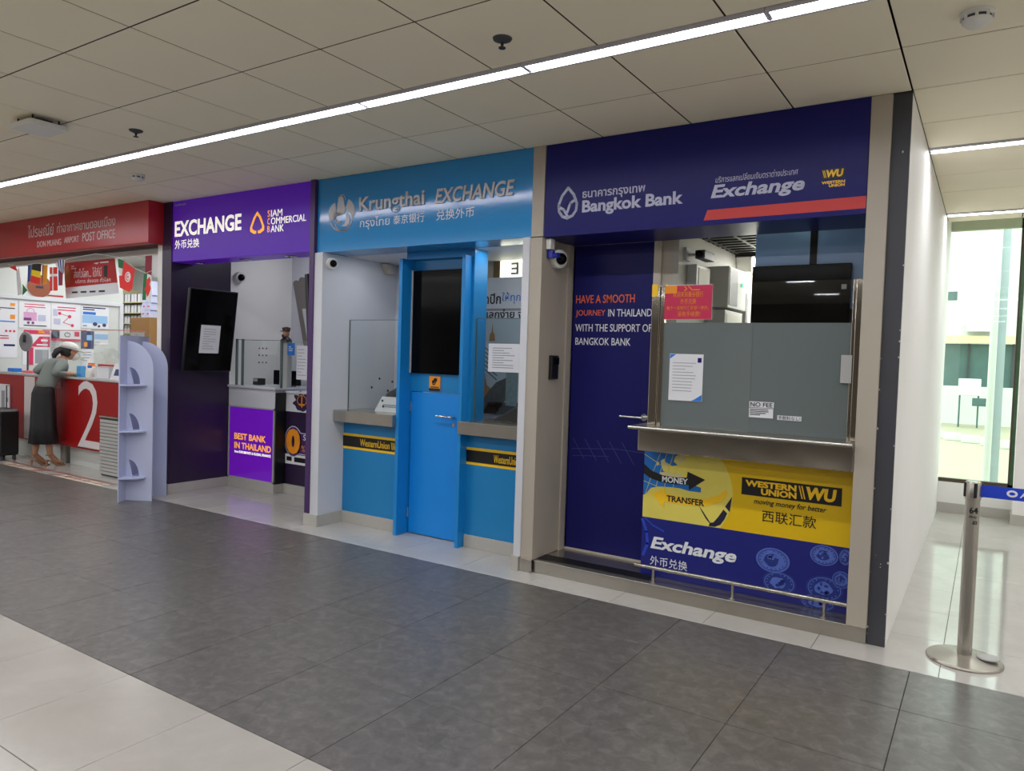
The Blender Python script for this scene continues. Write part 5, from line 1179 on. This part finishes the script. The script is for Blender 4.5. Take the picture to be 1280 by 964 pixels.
# ================================================================== QUEUE POST
m_belt = mat('blue webbing', S(24, 62, 200), .7, var=.04, scale=80)
t = thing('queue_post', 'brushed steel queue post with blue belt at the corridor entrance', 'queue barrier', (-.035, 4.53, 0))
bx, by = -.04, 4.53
q = MB(); q.lathe([(.178, 0), (.178, .008), (.172, .016), (.06, .03), (.04, .034)], (bx, by, 0), n=48); obj('base', q, m_steel, t, smooth=True)
q = MB(); q.lathe([(.034, .03), (.034, .86)], (bx, by, 0), n=28); obj('pole', q, m_steel, t, smooth=True)
q = MB(); q.lathe([(.037, .855), (.037, .945), (.034, .95)], (bx, by, 0), n=28); hd = obj('head', q, m_steel, t, smooth=True)
q = MB()
for a in (math.radians(-165), math.radians(-75), math.radians(15), math.radians(105)):
    c, s_ = math.cos(a), math.sin(a); q.tube((bx + .036 * c, by + .036 * s_, .868), (bx + .036 * c, by + .036 * s_, .943), .0085, 8)
obj('slot', q, m_black, hd)
q = MB(); q.box(bx + .03, 1.9, by - .0015, by + .0015, .872, .935); belt = obj('belt', q, m_belt, t)
PBt = MY(by - .0015)
flat('belt_logo', [ell(.128, .905, .024, .018, 20)], PBt, m_white_v, belt)
flat('belt_logo', [ell(.128, .905, .013, .008, 14)], MY(by - .0026), m_belt, belt)
txt('belt_lettering', 'AOT', .16, .27, .888, .922, PBt, m_white_v, belt, bold=.02, shear=.15)
# numbers wrapped on the pole front, flat facets turned to the hall
MP = Matrix.Translation((bx, by, 0)) @ Matrix.Rotation(math.radians(8), 4, 'Z') @ MY(-.0345)
txt('lettering', '64', -.018, .022, .785, .818, MP, m_black_v, t, bold=.02)
txt('lettering', 'ประตู', -.018, .016, .758, .776, MP, m_black_v, t)
txt('lettering', '63', .0, .020, .728, .748, MP, m_black_v, t, bold=.02)
t = thing('flat_plate', 'small grey flat plate lying on the queue post base', 'plate', (.045, 4.53, .03))
q = MB(); q.lathe([(.05, 0), (.05, .006), (.046, .009)], (.065, 4.545, .031), n=24); obj('plate', q, m_grey, t, smooth=True)

# ================================================================== OUTSIDE
m_ow = mat('white render wall', S(214, 218, 214), .8, var=.03, scale=.5)
m_og = mat('pale ground', S(178, 174, 150), .9, var=.1, scale=1.2)
m_oglass = mat('green grey glazing', S(74, 104, 102), .25, var=.3, scale=2.5)
mb = MB(); mb.box(-20, 20, 9.3, 60, -.35, -.3); obj('ground', mb, m_og, kind='structure')
t = thing('far_building', 'white building across the yard beyond the window', 'building', (0, 30.5, -.3))
q = MB(); q.box(-8, 6, 30, 32, 2.75, 8); q.box(-8, 6, 30, 32, -.3, 1.02); obj('wall', q, m_ow, t)
q = MB(); q.box(-8, 6, 29.6, 30, 2.50, 2.76); obj('ledge', q, mat('cream ledge', S(220, 205, 170), .8), t)
q = MB(); q.box(-8, 6, 30.1, 30.2, 1.02, 2.5); obj('glazing', q, m_oglass, t)
for x in (-1.9, -.62, .66):
    q = MB(); q.box(x - .03, x + .03, 30.0, 30.1, 1.02, 2.5); obj('mullion', q, m_char, t)
q = MB(); q.box(-1.45, -1.0, 29.96, 30, 3.95, 4.36); f = obj('window', q, m_ow, t); obj('pane', MB().box(-1.4, -1.05, 29.95, 29.97, 4.0, 4.31), m_oglass, f)
q = MB(); q.box(-.7, .1, 29.4, 30, 2.9, 3.3); obj('canopy', q, m_ow, t)
t = thing('outdoor_unit', 'white box unit before the green glazing outside', 'air conditioner', (-.55, 28.4, -.3))
q = MB(); q.box(-.83, -.2, 28.2, 28.7, .75, 1.3); obj('case', q, m_ow, t, bevel=.02)
q = MB(); q.box(-.42, -.02, 28.15, 28.2, .42, .68); q.box(-.8, -.75, 28.3, 28.35, -.3, .75); q.box(-.28, -.23, 28.3, 28.35, -.3, .75); obj('stand', q, m_oglass, t)
t = thing('outdoor_pillar', 'white round pillar outside at the right of the window', 'pillar', (.09, 12, -.3))
q = MB(); q.lathe([(.045, 0), (.045, 5)], (.03, 12, -.3), n=20); obj('shaft', q, m_ow, t, smooth=True)
q = MB(); q.box(.02, .17, 12.07, 12.2, -.3, 5); obj('rear_shaft', q, mat('blue grey paint', S(176, 190, 196), .7), t)
t = thing('kerb_stones', 'pale kerb edge across the yard', 'kerb', (0, 22, -.3))
for k in range(8):
    q = MB(); y = 24 - .45 * k; q.box(-2.2 + .42 * k, -1.8 + .42 * k, y - .12, y + .12, -.3, -.1); obj('kerb_stone', q, m_ow, t, bevel=.02)

# ================================================================== PERSON
def skin_obj(name, verts, edges, radii, m, parent, root=0, sub=2):
    me = bpy.data.meshes.new(name); me.from_pydata([Vector(v) for v in verts], edges, []); me.update()
    o = bpy.data.objects.new(name, me); me.materials.append(m)
    sm = o.modifiers.new('skin', 'SKIN'); sm.use_smooth_shade = True
    sv = me.skin_vertices[0].data if me.skin_vertices else None
    if sv is None:
        me.skin_vertices  # layer is created with the modifier on link
    COL.objects.link(o)
    if not me.skin_vertices:
        bm = bmesh.new(); bm.from_mesh(me); bm.verts.layers.skin.verify(); bm.to_mesh(me); bm.free()
    for i, r_ in enumerate(radii):
        d = me.skin_vertices[0].data[i]; d.radius = r_ if isinstance(r_, tuple) else (r_, r_); d.use_root = (i == root)
    s2 = o.modifiers.new('sub', 'SUBSURF'); s2.levels = sub; s2.render_levels = sub
    o.parent = parent; ORG[o.name] = ORG[parent.name]
    return o
pw = thing('person', 'woman in grey sweater, long black skirt and white cap leaning at the postal counter', 'person', (-9.74, 4.45, 0))
# local frame: x right, y forward (towards the counter), z up
V = [(0, -.02, .92), (0, .02, 1.04), (0, .09, 1.16), (0, .145, 1.25), (0, .20, 1.315), (0, .25, 1.36),          # 0-5 spine, neck, head base
     (-.06, -.015, .86), (-.065, -.02, .50), (-.075, -.075, .145), (-.075, .02, .05), (-.075, .075, .03),          # 6-10 left leg
     (.06, -.01, .86), (.065, .01, .50), (.08, .03, .145), (.08, .12, .05), (.08, .175, .03),                    # 11-15 right leg
     (-.15, .12, 1.26), (-.205, -.015, 1.165), (-.16, .20, 1.14), (-.14, .30, 1.135),                            # 16-19 left arm
     (.15, .14, 1.26), (.215, .02, 1.155), (.16, .22, 1.14), (.13, .33, 1.135),                                  # 20-23 right arm
     (0, .29, 1.41), (0, .295, 1.46)]                                                                            # 24-25 head core
Ed = [(0, 1), (1, 2), (2, 3), (3, 4), (4, 5), (0, 6), (6, 7), (7, 8), (8, 9), (9, 10), (0, 11), (11, 12), (12, 13), (13, 14), (14, 15), (3, 16), (16, 17), (17, 18), (18, 19), (3, 20), (20, 21), (21, 22), (22, 23), (5, 24), (24, 25)]
Rr = [(.135, .10), (.12, .088), (.13, .095), (.12, .085), .045, .045, .07, .05, .034, .032, .024, .07, .05, .034, .032, .024, .055, .042, .03, .024, .055, .042, .03, .024, .07, .06]
skin_obj('body', V, Ed, Rr, m_skin, pw)
fing = []
for sx, hx, hy in ((-1, -.14, .30), (1, .13, .33)):
    q = []
    FV = [(hx, hy, 1.135)]; FE = []; FR = [.022]
    for k, (dx, ln) in enumerate(((-.024, .062), (-.008, .072), (.008, .068), (.023, .055))):
        i = len(FV); FV += [(hx + dx, hy + .045, 1.135), (hx + dx * 1.1, hy + .045 + ln * .55, 1.132), (hx + dx * 1.1, hy + .045 + ln, 1.120)]; FR += [.0095, .0085, .0075]
        FE += [(0, i), (i, i + 1), (i + 1, i + 2)]
    i = len(FV); FV += [(hx - sx * .03, hy + .02, 1.132), (hx - sx * .042, hy + .05, 1.124)]; FR += [.010, .0085]; FE += [(0, i), (i, i + 1)]
    skin_obj('hand', FV, FE, FR, m_skin, pw, sub=1)
# face details (local coords -> shift by origin)
OW = Vector(ORG[pw.name])
def part(name, mb, m, smooth=True, **k):
    mb.v = [v + OW for v in mb.v]; return obj(name, mb, m, pw, smooth=smooth, **k)
def partH(name, mb, m, smooth=True):
    if mb.xf is None: mb.v = [v + Vector((0, .04, 0)) for v in mb.v]
    return part(name, mb, m, smooth)
q = MB(); q.ball((0, .255, 1.415), .072, .088, .10); q.ball((0, .345, 1.40), .013, .016, .02, 8, 6)
partH('face', q, m_skin)
q = MB()
for s_ in (-1, 1): q.ball((s_ * .03, .333, 1.425), .011, .007, .006, 8, 6)
partH('eye', q, m_black)
q = MB()
for s_ in (-1, 1): q.ball((s_ * .073, .245, 1.41), .010, .018, .028, 8, 6)
partH('ear', q, m_skin)
q = MB(); q.ball((0, .308, 1.368), .066, .064, .062, 16, 10); partH('face_mask', q, m_cap)
q = MB(); q.path([(-.05, .32, 1.385), (-.074, .25, 1.405)], .003, 6); q.path([(.05, .32, 1.385), (.074, .25, 1.405)], .003, 6); partH('mask_loop', q, m_cap)
q = MB(); q.ball((0, .215, 1.425), .08, .075, .092); q.path([(0, .155, 1.44), (0, .10, 1.42), (0, .07, 1.37), (0, .065, 1.32)], [.045, .04, .032, .015], 10); partH('hair', q, m_hair)
XC = Matrix.Translation((0, .285, 1.45)) @ Matrix.Rotation(math.radians(-14), 4, 'X')
q = MB(XC); q.lathe([(.092, 0), (.094, .03), (.085, .06), (.06, .08), (.02, .09), (.002, .091)], (0, 0, 0), n=24, sy=1.1)
partH('cap', q, m_cap)
q = MB(XC); pts = [(.088 * math.cos(a), .05 + .165 * math.sin(a)) for a in [PI * k / 12 for k in range(13)]]
q.prism(pts + [(-.07, .02), (.07, .02)], .002, .012, 'z'); partH('cap_visor', q, m_cap, False)
q = MB(XC); q.lathe([(.0945, .002), (.0955, .022)], (0, 0, 0), n=24, sy=1.1); partH('cap_band', q, m_grey)
# sweater: own skinned surface over torso and arms
SV = [(0, -.005, .93), (0, .03, 1.05), (0, .09, 1.16), (0, .15, 1.255), (0, .18, 1.30), (-.15, .12, 1.265), (-.21, -.02, 1.165), (-.172, .13, 1.148), (.15, .14, 1.265), (.22, .015, 1.155), (.178, .15, 1.147)]
SE = [(0, 1), (1, 2), (2, 3), (3, 4), (3, 5), (5, 6), (6, 7), (3, 8), (8, 9), (9, 10)]
SR = [(.155, .118), (.15, .11), (.15, .115), (.135, .10), (.06, .06), .072, .062, .046, .072, .062, .046]
skin_obj('sweater', SV, SE, SR, m_sweater, pw)
# skirt with folds
q = MB(); n = 40; rows = [(.985, .135, .10, .0), (.90, .15, .118, -.012), (.75, .155, .125, -.012), (.5, .165, .135, -.01), (.285, .185, .155, -.005)]
vs = []; fs = []
for i, (z, rx, ry, cy) in enumerate(rows):
    for k in range(n):
        a = 2 * PI * k / n; w = 1 + .055 * (i / 4) * math.sin(9 * a) + .03 * (i / 4) * math.sin(5 * a + 1); vs.append((rx * w * math.cos(a), cy + ry * w * math.sin(a), z))
for i in range(len(rows) - 1):
    for k in range(n):
        a = i * n + k; b = i * n + (k + 1) % n; fs.append((a, b, b + n, a + n))
q._add(vs, fs); sk = part('skirt', q, m_skirtc)
md = sk.modifiers.new('th', 'SOLIDIFY'); md.thickness = .006
# sandals with heels
for hx, hy in ((-.075, -.075), (.08, .03)):
    q = MB(); q.prism([(hy - .045, .085), (hy + .02, .075), (hy + .09, .018), (hy + .165, .012), (hy + .165, .0), (hy + .085, .004), (hy + .01, .058), (hy - .045, .07)], hx - .035, hx + .035, 'x'); sd = part('sandal', q, m_sandal, False)
    q = MB(); q.v = []; q.tube((hx, hy - .03, .075), (hx, hy - .035, .0), .016, 8, .006); q.v = [v + OW for v in q.v]; obj('heel', q, m_sandal, sd)
    q = MB(); q.path([(hx - .036, hy + .11, .02), (hx - .02, hy + .115, .055), (hx + .02, hy + .115, .055), (hx + .036, hy + .11, .02)], .008, 8)
    q.path([(hx + .033 * math.cos(a), hy - .005 + .04 * math.sin(a), .14) for a in [2 * PI * k / 14 for k in range(15)]], .006, 6); q.v = [v + OW for v in q.v]; obj('strap', q, m_sandal, sd)
